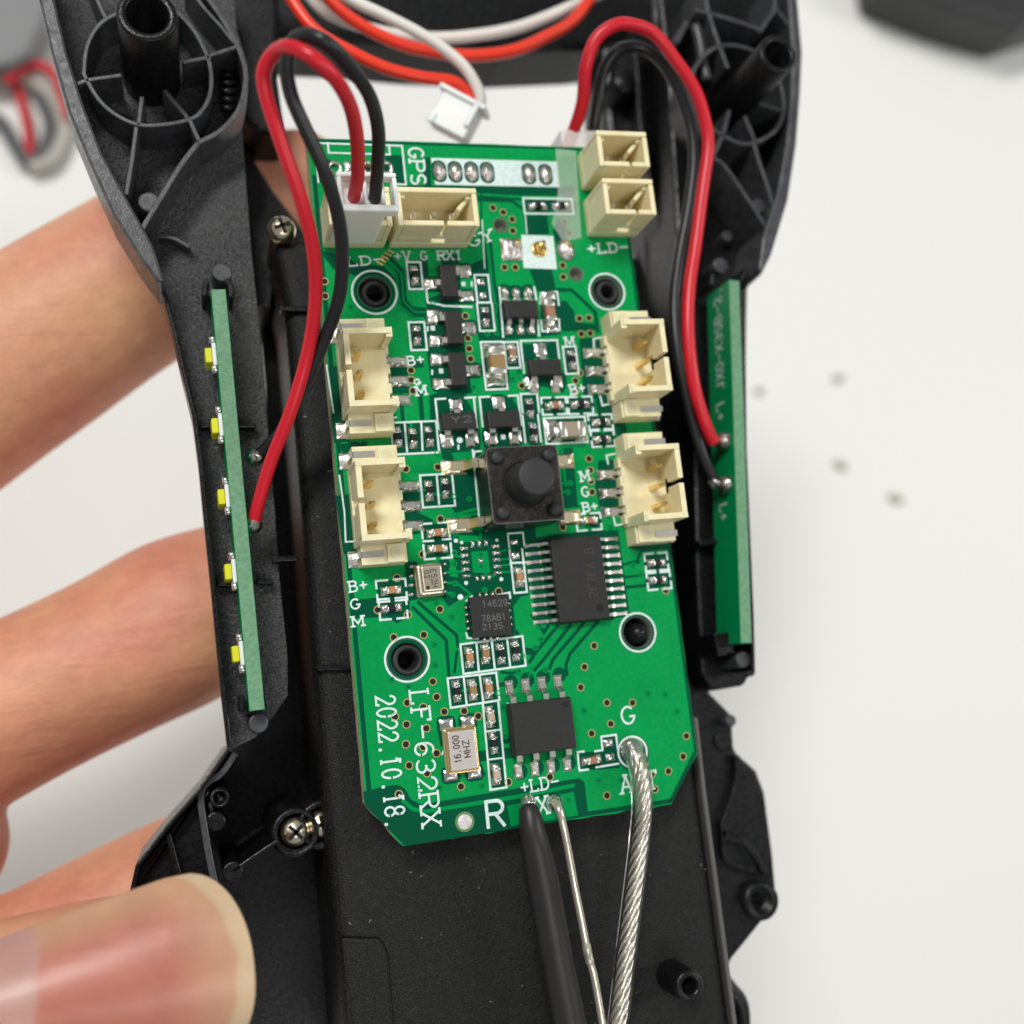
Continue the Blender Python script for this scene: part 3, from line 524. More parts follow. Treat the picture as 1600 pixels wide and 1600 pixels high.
# ---- gaps in the copper, seen as darker mask
dk = MB()
DZ = 0.0016
for pts in (
 [(567, 1237), (600, 1229), (622, 1226), (633, 1233), (642, 1249), (658, 1257), (800, 1233), (905, 1216), (913, 1222), (919, 1272), (880, 1282), (795, 1296), (633, 1322), (570, 1258)],
 [(602, 242), (632, 243), (635, 287), (604, 284)], [(494, 250), (520, 250), (522, 285), (496, 285)], [(540, 252), (552, 252), (554, 285), (541, 285)],
 [(622, 290), (870, 292), (896, 298), (886, 306), (800, 305), (740, 301), (690, 301)], [(662, 246), (672, 246), (674, 292), (662, 288)],
 [(818, 337), (855, 337), (858, 366), (822, 367)], [(880, 292), (897, 292), (897, 310), (880, 310)], [(872, 340), (884, 352), (886, 378), (868, 380), (864, 360)],
 [(827, 421), (862, 421), (866, 438), (868, 456), (840, 455)], [(752, 406), (762, 406), (764, 430), (740, 430), (738, 412)],
 [(868, 472), (884, 470), (897, 486), (898, 503), (930, 507), (932, 516), (880, 518), (868, 500)], [(905, 530), (938, 526), (950, 622), (912, 624)],
 [(664, 484), (700, 478), (722, 482), (726, 545), (738, 614), (692, 620), (674, 606), (667, 550)], [(634, 408), (668, 406), (671, 452), (637, 454)], [(664, 470), (690, 458), (700, 478), (668, 482)], [(690, 400), (716, 398), (722, 474), (692, 476)],
 [(741, 430), (768, 430), (784, 470), (790, 532), (748, 532), (742, 478)], [(784, 448), (796, 448), (800, 466), (786, 470)], [(820, 448), (834, 448), (838, 466), (822, 466)], [(786, 498), (838, 498), (842, 528), (790, 530)],
 [(843, 455), (873, 455), (876, 522), (846, 526)], [(752, 536), (794, 536), (796, 606), (756, 608)], [(788, 536), (814, 536), (816, 574), (790, 576)], [(816, 538), (834, 538), (835, 564), (818, 566)], [(856, 534), (874, 534), (876, 560), (858, 560)],
 [(880, 545), (904, 544), (906, 584), (882, 586)], [(820, 584), (884, 582), (886, 600), (880, 614), (850, 604), (822, 602)],
 [(671, 618), (690, 611), (727, 616), (747, 640), (750, 690), (752, 714), (690, 716), (692, 664), (672, 655)], [(752, 622), (800, 618), (814, 640), (818, 690), (812, 698), (756, 704)], [(814, 617), (842, 616), (848, 690), (820, 692)],
 [(612, 662), (685, 656), (689, 706), (616, 709)], [(845, 622), (926, 620), (930, 646), (848, 650)], [(850, 656), (917, 652), (920, 690), (852, 694)], [(919, 650), (960, 648), (964, 698), (922, 700)],
 [(930, 620), (972, 622), (980, 680), (966, 690), (958, 650), (934, 648)], [(874, 702), (896, 699), (906, 792), (882, 794)], [(935, 720), (960, 718), (975, 806), (940, 808), (930, 760)],
 [(511, 574), (534, 570), (546, 690), (522, 692)], [(524, 775), (546, 772), (556, 862), (537, 866)], [(610, 560), (636, 558), (640, 614), (614, 616)], [(606, 568), (660, 562), (662, 574), (608, 578)],
 [(700, 736), (740, 732), (748, 800), (714, 806), (704, 790)], [(656, 742), (712, 740), (715, 790), (660, 792)], [(628, 752), (650, 750), (656, 772), (652, 800), (676, 812), (680, 830), (640, 836), (632, 800)], [(690, 706), (740, 702), (742, 714), (694, 720)],
 [(660, 820), (706, 816), (710, 868), (664, 872)], [(712, 832), (836, 822), (838, 850), (826, 930), (806, 934), (800, 946), (732, 928), (700, 948), (692, 934), (697, 900), (716, 902), (706, 860)],
 [(822, 842), (866, 836), (878, 972), (842, 976), (836, 960)], [(938, 830), (966, 828), (984, 962), (958, 966)], [(858, 836), (944, 828), (960, 968), (872, 976)],
 [(726, 938), (738, 930), (800, 926), (806, 990), (780, 1000), (736, 998), (728, 986)], [(545, 938), (590, 934), (640, 936), (640, 962), (620, 974), (606, 964), (548, 966)], [(588, 908), (634, 904), (638, 934), (590, 938)],
 [(720, 1008), (816, 996), (820, 1040), (726, 1052)], [(700, 1062), (775, 1052), (780, 1094), (705, 1104)], [(754, 1100), (776, 1098), (790, 1228), (770, 1232)],
 [(682, 1128), (690, 1124), (708, 1124), (712, 1134), (700, 1140), (694, 1166), (688, 1166)], [(726, 1200), (752, 1200), (760, 1210), (740, 1218), (728, 1214)],
 [(904, 1176), (966, 1172), (968, 1200), (906, 1204)], [(938, 1150), (962, 1148), (966, 1176), (940, 1178)], [(1008, 868), (1046, 866), (1050, 916), (1012, 920)], [(760, 1156), (800, 1150), (802, 1160), (764, 1166)], [(745, 1174), (800, 1168), (804, 1184), (748, 1190)],
 [(980, 836), (1046, 832), (1048, 858), (1002, 862), (984, 856)], [(556, 690), (600, 706), (616, 712), (622, 742), (600, 740), (540, 720), (530, 694)], [(498, 390), (535, 400), (560, 412), (600, 416), (622, 440), (600, 430), (560, 432), (520, 420)],
 ): dk.flat(zp(pts), DZ + random.uniform(0, 0.0006))
def dline(pts, w, z=0.0026, b=dk, closed=False): b.line(zp(pts), w * px, z + random.uniform(0, 0.0002), closed)
for pts, w in (
 ([(865, 453), (893, 453), (930, 488), (934, 520)], 6), ([(872, 977), (838, 1018), (826, 1036)], 5), ([(893, 975), (848, 1032), (834, 1048)], 5), ([(913, 973), (864, 1030), (858, 1046)], 5), ([(936, 969), (890, 1022), (884, 1040), (886, 1056)], 5),
 ([(644, 948), (697, 1000), (702, 1062)], 5), ([(652, 940), (713, 992), (716, 1012)], 5), ([(714, 1016), (710, 1052)], 4), ([(620, 440), (633, 470), (640, 482), (664, 484)], 7),
 ([(600, 398), (624, 424), (629, 472), (645, 489), (690, 486)], 15), ([(757, 380), (763, 436), (772, 500)], 3.4), ([(766, 376), (772, 436), (780, 492)], 4.5), ([(626, 616), (630, 662)], 6), ([(656, 612), (660, 660)], 7), ([(905, 624), (912, 660)], 4),
 ([(800, 946), (812, 930), (815, 926)], 5), ([(806, 985), (812, 996), (815, 1002)], 5), ([(818, 1016), (838, 1020)], 10), ([(830, 960), (842, 976), (850, 988), (858, 976)], 5), ([(782, 1050), (800, 1052), (812, 1048)], 4), ([(778, 1070), (796, 1068)], 6),
 ([(740, 386), (752, 372), (752, 300)], 3), ([(985, 880), (1000, 878)], 4), ([(968, 884), (996, 876), (1000, 864)], 3.5), ([(972, 902), (1010, 898)], 4), ([(975, 918), (1012, 914)], 5), ([(640, 300), (820, 312)], 4), ([(742, 312), (800, 314), (816, 326)], 5), ([(862, 990), (866, 984)], 4),
 ([(640, 836), (600, 842), (560, 846)], 5), ([(736, 810), (830, 824)], 12), ([(570, 690), (568, 706)], 8), ([(800, 1252), (903, 1232)], 3)): dline(pts, w)
# border without copper
xa, xb, ya, yb = x0 + 0.015, x1 - 0.012, y0 + 0.018, y1 - 0.012
dk.line([(x0 + 0.03, y1 - 0.3), (x0 + 0.03, cA.y + 0.02)], 0.032, DZ); dk.line([(x1 - 0.014, y1 - 0.7), (x1 - 0.014, cD.y)], 0.022, DZ)
dk.line([(x1 - 0.02, cD.y), (cC.x - 0.005, y0 + 0.02)], 0.03, DZ); dk.line([(cC.x, y0 + 0.024), (cB.x, y0 + 0.024)], 0.032, DZ); dk.line([(x0 + 0.02, y1 - 0.018), (x1 - 0.02, y1 - 0.018)], 0.02, DZ)
for k, c in enumerate(((798, 1066), (824, 1062), (849, 1058), (874, 1054), (813, 1206), (839, 1200), (864, 1196), (889, 1192), (988, 1176))): dk.disc(U(*c), (0.055 if k < 8 else 0.135), DZ + 0.0008 + k * 2e-5, 20)
for c, r in (((585, 457), 0.155), ((948, 456), 0.150), ((636, 1030), 0.165), ((996, 988), 0.150)): p = U(*c); dk.ring(p, 0.12, r, 0.0024)
B('copper_gap', dk, M_DARK)['kind'] = 'stuff'
# ---- traces and pours laid over the gaps
tr_ = MB()
for pts, w in (([(628, 1250), (645, 1264), (664, 1268), (800, 1246), (898, 1227)], 6), ([(604, 404), (627, 428), (631, 472), (648, 488), (688, 488)], 2.6), ([(601, 402), (619, 428), (625, 478), (645, 495)], 2.6), ([(760, 376), (768, 440), (776, 490)], 3.4),
 ([(634, 733), (684, 730)], 10), ([(692, 895), (722, 893)], 4), ([(694, 912), (712, 910), (740, 932)], 3.4), ([(694, 926), (708, 928)], 4), ([(724, 870), (698, 868)], 3), ([(776, 864), (800, 856)], 2.6), ([(776, 875), (796, 873)], 2.6), ([(776, 885), (798, 882)], 2.6), ([(776, 895), (800, 893)], 2.6),
 ([(750, 849), (750, 830)], 3.5), ([(758, 902), (760, 884)], 3), ([(764, 902), (776, 898)], 3), ([(758, 922), (758, 932)], 3), ([(972, 894), (990, 892)], 4), ([(660, 905), (640, 905)], 3), ([(706, 806), (745, 795)], 5), ([(876, 756), (892, 755)], 3.5), ([(876, 768), (888, 770)], 3.5), ([(898, 700), (906, 790)], 8),
 ([(768, 475), (776, 500), (776, 520)], 3), ([(880, 640), (896, 655)], 7), ([(932, 670), (944, 676)], 5), ([(920, 702), (926, 800)], 7), ([(876, 690), (884, 760)], 4), ([(640, 655), (650, 700)], 4), ([(640, 685), (630, 680)], 3), ([(660, 765), (690, 775)], 4), ([(832, 1040), (826, 1058)], 3), ([(720, 1080), (735, 1076)], 4), ([(862, 612), (866, 622)], 5), ([(728, 620), (742, 642)], 5), ([(844, 536), (840, 522)], 6)): dline(pts, w, 0.0038, tr_)
for pts in ([(792, 1259), (896, 1237), (903, 1274), (798, 1291)], [(736, 862), (762, 861), (766, 895), (739, 895)], [(705, 708), (744, 704), (742, 714), (712, 722)], [(800, 624), (812, 622), (812, 640)], [(500, 262), (540, 262), (541, 284), (502, 284)], [(716, 836), (748, 838), (746, 846), (716, 848)]):
    tr_.flat(zp(pts), 0.0036 + random.uniform(0, 0.0002))
B('copper_trace', tr_, M_TRACE)['kind'] = 'stuff'
# ---- silkscreen outlines
sk = MB(); SZ = 0.0056
def srect(x0_, y0_, x1_, y1_, w=3.2, sides='ltrb', gap=0, gx=None):
    a, b = U(x0_, y0_), U(x1_, y1_); L, R_, T, Bm = a.x, b.x, a.y, b.y; w *= px
    def seg(p, q):
        jz = random.uniform(0, 0.0003)
        p = Vector(p); q = Vector(q); d = (q - p).normalized() * (w / 2)
        if gap and (q - p).length > 0.1:
            m = (p + q) / 2; g = d.normalized() * gap * px / 2; sk.line([p - d, m - g], w, SZ + jz); sk.line([m + g, q + d], w, SZ + jz)
        else: sk.line([p - d, q + d], w, SZ + jz)
    if 't' in sides: seg((L, T), (R_, T))
    if 'b' in sides: seg((L, Bm), (R_, Bm))
    if 'l' in sides: seg((L, T), (L, Bm))
    if 'r' in sides: seg((R_, T), (R_, Bm))
def sline(pts, w=3.2, closed=False): sk.line(zp(pts), w * px, SZ + random.uniform(0.0003, 0.0006), closed)
for a in ((635, 410, 661, 452), (741, 430, 767, 473), (638, 504, 667, 547), (751, 535, 793, 608), (787, 535, 813, 575), (879, 542, 904, 584)): srect(*a)
for a in ((845, 622, 886, 647), (886, 621, 927, 646), (918, 649, 958, 672), (922, 672, 961, 697), (899, 804, 940, 827), (587, 908, 636, 937), (591, 937, 637, 965)): srect(*a, gap=7)
srect(849, 654, 918, 691); srect(817, 310, 896, 335); srect(745, 475, 773, 517, sides='lrb'); srect(813, 533, 876, 581, sides='ltr'); srect(813, 616, 842, 644, sides='ltr'); srect(816, 650, 845, 690, sides='lr')
srect(680, 624, 745, 668, sides='lr'); srect(749, 621, 814, 664, sides='lr'); sline([(680, 624), (697, 623)]); sline([(725, 622), (744, 621)]); sline([(749, 621), (766, 620)]); sline([(793, 619), (810, 618)])
srect(610, 661, 686, 707); sline([(632, 661), (636, 707)]); sline([(658, 659), (660, 705)]); srect(656, 743, 711, 790, gap=0); sline([(682, 742), (686, 789)])
srect(658, 819, 706, 871, sides='lrtb', gap=8); sline([(660, 846), (678, 845)]); sline([(690, 843), (705, 842)])
srect(793, 834, 819, 853, sides='ltr', w=2.6); srect(796, 860, 823, 925, sides='lrb'); sline([(796, 880), (822, 879)])
sline([(719, 1007), (816, 994), (821, 1040), (724, 1053)], closed=True); sline([(744, 1004), (748, 1050)]); sline([(768, 1001), (773, 1046)]); sline([(792, 998), (797, 1043)])
sline([(699, 1060), (775, 1051), (780, 1094), (704, 1106)], closed=True); sline([(724, 1057), (729, 1102)]); sline([(749, 1054), (755, 1098)])
sline([(754, 1098), (766, 1234), (791, 1230), (778, 1094)]); sline([(757, 1143), (782, 1140)], 2.6); sline([(761, 1187), (786, 1184)], 2.6)
sline([(913, 1174), (902, 1175), (905, 1204), (920, 1202)]); sline([(930, 1199), (967, 1193)]); sline([(965, 1172), (962, 1148), (939, 1151), (941, 1172), (928, 1174)])
srect(1006, 866, 1045, 893, gap=6); srect(1009, 893, 1049, 919, gap=6)
sline([(780, 448), (786, 528)]); sline([(834, 448), (838, 470)]); sline([(840, 500), (842, 526)]); sline([(665, 446), (668, 473), (690, 477)]); sline([(690, 478), (738, 480)], 3.6)
sline([(843, 476), (845, 458), (870, 456), (873, 478)], 2.8); sline([(845, 500), (847, 518), (874, 516), (873, 498)], 2.8)
srect(492, 224, 634, 288, sides='tlr', w=3); sline([(613, 288), (635, 289)]); srect(512, 224, 609, 242, w=3, sides='lrb')
sline([(510, 570), (521, 646)], 2.6); sline([(530, 742), (538, 800), (540, 847), (552, 846)], 2.6); sline([(738, 702), (748, 806), (760, 830)], 2.8); sline([(793, 1098), (801, 1176)], 3.4); sline([(740, 715), (741, 706), (752, 705)])
sline([(928, 547), (927, 530), (942, 527)], 3); sline([(937, 618), (941, 634), (954, 631)], 3); sline([(950, 726), (947, 712), (962, 709)], 3); sline([(958, 806), (961, 821), (974, 819)], 3); sline([(606, 655), (620, 652)], 3); sline([(691, 1128), (694, 1170), (690, 1180)], 2.4)
sline([(753, 344), (757, 420)], 2); sline([(820, 332), (823, 366)], 2)
for c, r in (((719, 933), 4.6), ((725, 890), 0.01), ((712, 845), 3.4), ((728, 911), 3.2), ((783, 905), 3.2), ((776, 844), 2.6), ((721, 848), 2.6), ((734, 711), 0.01), ((718, 688), 5)): sk.disc(U(*c), r * px, SZ + 0.0004)
sline([(727, 940), (738, 931)], 3); sline([(776, 930), (796, 926), (797, 936)], 3); sline([(728, 988), (730, 997), (748, 998)], 3)
for x, y, s in ((724, 444, 6), (676, 513, 7), (689, 580, 7), (786, 683, 7), (820, 595, 6)): sk.line(zp([(x - s / 2, y), (x + s / 2, y)]), s * 1.15 * px, SZ); 
for x, y in ((737, 444), (668, 514), (675, 582), (716, 699)): sk.line(zp([(x, y - 4), (x, y + 4)]), 3 * px, SZ)
for c, r in (((585, 457), 0.172), ((948, 456), 0.152), ((636, 1030), 0.162), ((996, 988), 0.148)): sk.ring(U(*c), r - 0.008, r + 0.008, SZ, 40)
sk.ring(U(988, 1175), 0.108, 0.124, SZ + 0.0002, 36)
sk.flat(zp([(673, 247), (870, 253), (874, 293), (680, 289)]), 0.0044); sk.flat(zp([(814, 367), (864, 369), (870, 421), (818, 419)]), 0.0044)
B('silkscreen', sk, M_SILK)['kind'] = 'stuff'
# ---- lettering
for a in (('GPS', (638, 231), (643, 288), 23), ('LF-632RX', (640, 1082), (660, 1291), 29), ('2022.10.18.', (587, 1089), (604, 1296), 30), ('+LD-', (815, 1240), (874, 1229), 18), ('X', (842, 1273), (858, 1270), 26), ('G', (973, 1132), (994, 1129), 26), ('ANT', (972, 1240), (1028, 1231), 27),
          ('B+', (547, 925), (575, 921), 16), ('G', (549, 952), (564, 950), 15), ('M', (552, 979), (569, 977), 15), ('B+', (638, 571), (664, 568), 14), ('M', (885, 542), (898, 541), 15), ('B+', (912, 800), (935, 797), 14), ('G', (910, 776), (922, 775), 15), ('M', (909, 752), (922, 750), 15),
          ('GY', (736, 386), (773, 374), 17), ('+LD-', (919, 396), (982, 393), 15), ('LD-', (545, 416), (600, 411), 14), ('M', (652, 618), (667, 616), 14), ('G', (648, 601), (658, 600), 8), ('B+', (893, 617), (916, 613), 16)):
    board_text(*a, BOARD, swpx=3.4 if a[3] > 20 else 2.8)
board_text('R', (763, 1293), (790, 1289), 39, BOARD, swpx=5.4, serif=False)
board_text('+V G RX1', (617, 407), (722, 405), 14, BOARD, m=mat('faint_silkscreen', (0.42, 0.52, 0.49), 0.6), swpx=2.8)
# ---- vias
VIA = [(770, 325), (786, 332), (800, 343), (801, 361), (788, 418), (805, 418), (882, 347), (889, 364), (879, 415), (880, 433), (727, 494), (731, 529), (733, 545), (735, 561), (642, 579), (643, 594), (645, 611), (815, 603), (905, 498), (920, 497), (908, 522), (922, 521), (906, 583), (899, 595), (900, 610),
 (920, 717), (922, 735), (923, 752), (925, 769), (879, 824), (634, 733), (684, 730), (688, 811), (660, 866), (779, 924), (687, 952), (662, 992), (620, 903), (590, 953), (637, 961), (615, 996), (676, 1065), (682, 1089), (636, 1098), (661, 1105), (617, 1120), (635, 1132), (666, 1138), (634, 1163), (661, 1167), (682, 1177), (639, 1196), (667, 1208), (694, 1112), (725, 1111), (747, 1119), (720, 1229), (794, 1222), (623, 1241),
 (913, 1042), (907, 1074), (859, 1214), (928, 1009), (948, 1098), (988, 1098), (954, 1131), (924, 1146), (1072, 1150), (1067, 1182), (1044, 1205), (1023, 1233), (948, 1243), (1040, 923), (507, 440), (508, 463), (1018, 1210)]
v = MB(); v.lathe((0, 0), [(0.0315, 0.003), (0.030, 0.0062), (0.0235, 0.0062), (0.023, 0.0045)], 12); v.cur = 1; v.disc((0, 0), 0.0232, 0.0046, 12)  # black disc paints the shade inside the hole; nothing is drilled
VM = v.mesh('via', [M_VIA, M_HOLE])
def scat(name, me, pts, parent=None, rz=0, z=0):
    for p in pts:
        o = bpy.data.objects.new(name, me); COL.objects.link(o); o.parent = parent or BOARD; q = U(p[0], p[1], 0); o.location = (q.x, q.y, z); o.rotation_euler = (0, 0, rz)
scat('via', VM, VIA)
v = MB(); v.lathe((0, 0), [(0.024, 0.003), (0.022, 0.0062), (0.014, 0.0068), (0.011, 0.0050), (0.0001, 0.0050)], 10); v.cur = 1; v.disc((0, 0), 0.010, 0.0053, 10)
TVM = v.mesh('tented_via', [M_TRACE, M_DARK])
TV = [(679, 1007), (680, 1039), (612, 1062), (638, 1073), (913, 1110), (1013, 1083), (1040, 1085), (1058, 1111), (935, 1219), (971, 1219), (888, 1250), (655, 1229), (687, 1231), (753, 1228), (683, 943), (706, 963), (710, 881), (711, 912), (707, 929), (710, 864), (757, 922), (843, 978), (816, 1025), (846, 999), (837, 1012), (852, 1047), (811, 1049), (786, 1105), (790, 1150), (711, 834), (989, 883), (1001, 897), (891, 755), (887, 769), (952, 807), (954, 824), (733, 780), (676, 473), (774, 478), (776, 521), (761, 522), (740, 605), (801, 592), (811, 580), (683, 708), (778, 1083), (548, 480), (520, 478), (709, 776)]
scat('via', TVM, TV)
# small plated holes by the plug and larger empty holes
for x, y, r in ((523, 262, 0.03), (603, 262, 0.03), (575, 262, 0.03)):
    p = U(x, y); mb = MB(); mb.lathe((p.x, p.y), [(0.058, 0.003), (0.05, 0.009), (r + 0.006, 0.008), (r, -0.02), (r, -0.1)], 16); B('hole_pad', mb, M_SOLD, True)
p = U(547, 262); mb = MB(); mb.dome(p, 0.09, 0.1, 0.014); B('hole_pad', mb, M_SOLD, True)
for x, y in ((782, 352), (900, 428)):
    p = U(x, y); mb = MB(); mb.lathe((p.x, p.y), [(0.064, 0.003), (0.06, 0.006), (0.053, 0.005), (0.046, -0.06), (0.03, -0.07), (0.0001, -0.07)], 20); B('locating_hole', mb, mat('bare_hole', (0.10, 0.12, 0.085), 0.6), True)
for x, y, r in ((585, 457, 0.13), (948, 456, 0.12), (636, 1030, 0.145), (996, 988, 0.12)):
    p = U(x, y); mb = MB(); mb.lathe((p.x, p.y), [(r + 0.004, 0.0035), (r - 0.002, 0.0035), (r - 0.004, -0.1)], 28); B('hole_wall', mb, mat('hole_wall_grey', (0.07, 0.085, 0.065), 0.5), True)

for k in range(5):
    mb = MB(); a, b = U(588 + k * 4.2, 409 - k * 4.6), U(598 + k * 4.4, 415 - k * 4.8); mb.line([a, b], 0.013, 0.0065 + k * 1e-5); B('bare_copper_strip', mb, M_GOLD)
# ---- solder pads and joints
def dome_mesh(name, sx, sy, h, jit=0.12, sq=4, m=M_SOLD, n=7):
    mb = MB(); mb.dome((0, 0), sx, sy, h, 0.0062, n, sq, jit); return mb.mesh(name, m, True)
PADM = {}; HALO = []
def pad(x, y, wpx, hpx, h=0.014, name='solder_pad', m=M_SOLD, sq=4, rz=0, parent=None):
    key = (round(wpx / 2), round(hpx / 2), m.name, sq, random.randint(0, 1))
    if key not in PADM: PADM[key] = dome_mesh(name, wpx * px, hpx * px, h, 0.14 if sq > 3 else 0.06, sq, m)
    o = bpy.data.objects.new(name, PADM[key]); COL.objects.link(o); o.parent = parent or BOARD; q = U(x, y); HALO.append((q.x, q.y, (wpx + 9) * px, (hpx + 9) * px)); o.location = (q.x, q.y, 0); o.rotation_euler = (0, 0, rz); return o
for x, y in ((686, 268), (711, 269), (736.5, 269.5), (761, 270), (826, 272), (852, 273)):
    q = U(x, y); mb = MB(); mb.dome(q, 21 * px, 32 * px, 0.035, 0.007, 12, 2, 0.10); B('solder_joint', mb, M_SOLDDULL, True)
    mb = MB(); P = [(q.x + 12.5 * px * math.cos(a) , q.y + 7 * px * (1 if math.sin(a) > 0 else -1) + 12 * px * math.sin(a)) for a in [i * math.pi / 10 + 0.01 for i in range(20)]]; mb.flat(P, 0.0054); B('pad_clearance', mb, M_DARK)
mb = MB(); q = U(799, 390); mb.dome(q, 36 * px, 38 * px, 0.03, 0.006, 9, 5, 0.22); B('solder_joint', mb, M_SOLDDULL, True)
mb = MB(); q = U(884, 391); mb.dome(q, 32 * px, 38 * px, 0.045, 0.006, 9, 2.6, 0.22); B('solder_joint', mb, M_SOLDDULL, True)
for x, y in ((810, 379), (885, 380)):
    q = U(x, y, 0.04); mb = MB(); mb.box((q.x, q.y, 0.045), (0.036, 0.03, 0.035), 0.3); B('contact_tip', mb, M_GOLD, False, 0.008)
q = U(842, 390); mb = MB(); mb.lathe((q.x, q.y), [(0.068, 0.005), (0.066, 0.012), (0.054, 0.02), (0.04, 0.012), (0.0001, 0.01)], 22); mb.tube([q + Vector((-0.02, -0.02, 0.01)), q + Vector((0.0, 0.02, 0.06)), q + Vector((0.035, 0.04, 0.05))], 0.02, 8); B('aerial_contact', mb, M_GOLD, True)
q = U(726, 1284); mb = MB(); mb.cyl(q, 0.072, 0.070, 0.003, 0.0055, 26); B('test_pad_ring', mb, mat('olive_ring', (0.11, 0.22, 0.075), 0.5)); mb = MB(); mb.dome(q, 0.105, 0.105, 0.008, 0.006, 8, 2, 0.03); B('test_pad', mb, mat('hasl_pad', (0.62, 0.60, 0.60), 0.45, 0.6, bump=0.4, bscale=50), True)
for x, y, r in ((825, 1254, 27), (867, 1255, 29)):
    q = U(x, y); mb = MB(); mb.dome(q, r * px, r * px, 0.075, 0.004, 10, 2, 0.02); B('solder_joint', mb, M_SOLD, True)
q = U(988, 1172); mb = MB(); mb.dome(q, 0.19, 0.19, 0.07, 0.004, 12, 2, 0.12); B('solder_joint', mb, M_SOLD, True)

# ---- two-terminal parts (masters, then copies)
def make_chip_part(kind, L, Wd, H, bodym, tl=0.26):
    mb = MB(); mb.box((0, 0, H / 2 + 0.008), (L * (1 - 2 * tl) if kind == 'resistor' else L * 0.62, Wd * 0.97, H * (0.96)))
    o = mb.build(kind, bodym, BOARD, False, 0.004 if L < 0.12 else 0.008, 1)
    tm = MB(); tm.box((0, 0, H / 2 + 0.010), (L * tl, Wd, H)); 
    tm.dome((L * 0.17, 0), L * 0.52, Wd * 1.22, H * 0.62, 0.006, 6, 3, 0.18)
    me = tm.mesh('terminal', M_TIN if kind == 'capacitor' else M_SOLD, True)
    for s in (1, -1):
        t_ = bpy.data.objects.new('terminal', me); COL.objects.link(t_); t_.parent = o; t_.location = (s * (L / 2 - L * tl / 2), 0, 0); t_.rotation_euler = (0, 0, 0 if s > 0 else math.pi)
        bv = t_.modifiers.new('edge', 'BEVEL'); bv.width = 0.006; bv.segments = 2; bv.limit_method = 'ANGLE'; bv.angle_limit = 0.9
    return o
MASTER = {}
def chip_part(kind, x, y, ori, size='0402', bodym=None, dz=0):
    dims = {'0402': (0.100, 0.050, 0.036), '0402c': (0.100, 0.054, 0.050), '0603': (0.160, 0.082, 0.075), '0805': (0.200, 0.125, 0.11)}[size]
    q = U(x, y); HALO.append((q.x, q.y, *((0.23, 0.105) if ori == 'h' else (0.105, 0.23)))) if kind == 'resistor' or random.random() < 0.4 else HALO.append((q.x + (0.045 if ori == 'h' else 0), q.y + (0.05 if ori == 'v' else 0), 0.11, 0.11))
    key = (kind, size, bodym.name); rz = {'h': 0, 'v': math.pi / 2}[ori] + random.uniform(-0.04, 0.04); q = U(x, y, dims[2] * 0.7)
    if key not in MASTER: o = make_chip_part(kind, *dims, bodym); MASTER[key] = o; o.location = (q.x, q.y, 0); o.rotation_euler = (0, 0, rz)
    else: o = copy_tree(MASTER[key], BOARD, (q.x, q.y, 0), rz)
    return o
for x, y in ((648, 429), (652, 523), (759, 494), (894, 561), (828, 637), (834, 675), (622, 682), (646, 684), (671, 681), (671, 766), (697, 762), (783, 1021), (806, 1016), (714, 1080), (772, 1161)): chip_part('resistor', x, y, 'v', '0402', M_RES)
for x, y in ((908, 631), (941, 659), (942, 686), (612, 950), (1027, 879), (1029, 906), (841, 321), (878, 321)): chip_part('resistor', x, y, 'h', '0402', M_RES)
for x, y, o_, m in ((801, 551, 'v', M_CBROWN), (868, 633, 'h', M_CBROWN), (684, 832, 'h', M_CORANGE), (685, 857, 'h', M_CTAN), (812, 901, 'v', M_CORANGE), (921, 813, 'h', M_CBROWN), (612, 922, 'h', M_CORANGE), (734, 1027, 'v', M_CORANGE), (759, 1021, 'v', M_CTAN), (739, 1078, 'v', M_CTAN), (764, 1075, 'v', M_CORANGE), (767, 1120, 'v', M_CPINK), (776, 1210, 'v', M_CPINK), (926, 1188, 'h', M_CBROWN)): chip_part('capacitor', x, y, o_, '0402c', m)
chip_part('capacitor', 859, 487, 'v', '0603', M_CBROWN); chip_part('capacitor', 776, 566, 'v', '0805', M_CTAN); chip_part('capacitor', 892, 672, 'h', '0805', M_CGREY)
for x, y, w, h in ((750, 441, 14, 11), (754, 462, 12, 11), (804, 868, 15, 12), (803, 847, 12, 9), (950, 1161, 15, 12), (953, 1183, 14, 12), (858, 1230, 0, 0)):
    if w: pad(x, y, w, h, 0.016)
for x, y, w, h in ((772, 543, 34, 12), (774, 597, 30, 14), (861, 672, 20, 32), (857, 462, 22, 14), (862, 513, 20, 14)): pad(x, y, w, h, 0.014)

# ---- gull-wing packages
def lead_mesh(out, h, w, foot):
    """bent lead leaving the body at x=0 towards +x"""
    pr = [(-0.01, h), (out * 0.28, h), (out * 0.48, h * 0.45), (out * 0.62, 0.018), (out * 0.62 + foot, 0.014)]; t = 0.016
    mb = MB(); P = []
    for i, (x, z) in enumerate(pr):
        d = Vector((pr[min(i + 1, 4)][0] - pr[max(i - 1, 0)][0], pr[min(i + 1, 4)][1] - pr[max(i - 1, 0)][1])).normalized(); nx, nz = -d.y * t / 2, d.x * t / 2
        P += [Vector((x + nx, -w / 2, z + nz)), Vector((x + nx, w / 2, z + nz)), Vector((x - nx, w / 2, z - nz)), Vector((x - nx, -w / 2, z - nz))]
    fs = [(i * 4 + k, i * 4 + (k + 1) % 4, i * 4 + 4 + (k + 1) % 4, i * 4 + 4 + k) for i in range(4) for k in range(4)] + [(0, 3, 2, 1), (16, 17, 18, 19)]
    mb.add(P, fs); mb.dome((out * 0.62 + foot * 0.6, 0), foot * 1.7, w * 1.5, 0.016, 0.006, 6, 3.2, 0.15)
    return mb.mesh('lead', M_TIN, False)
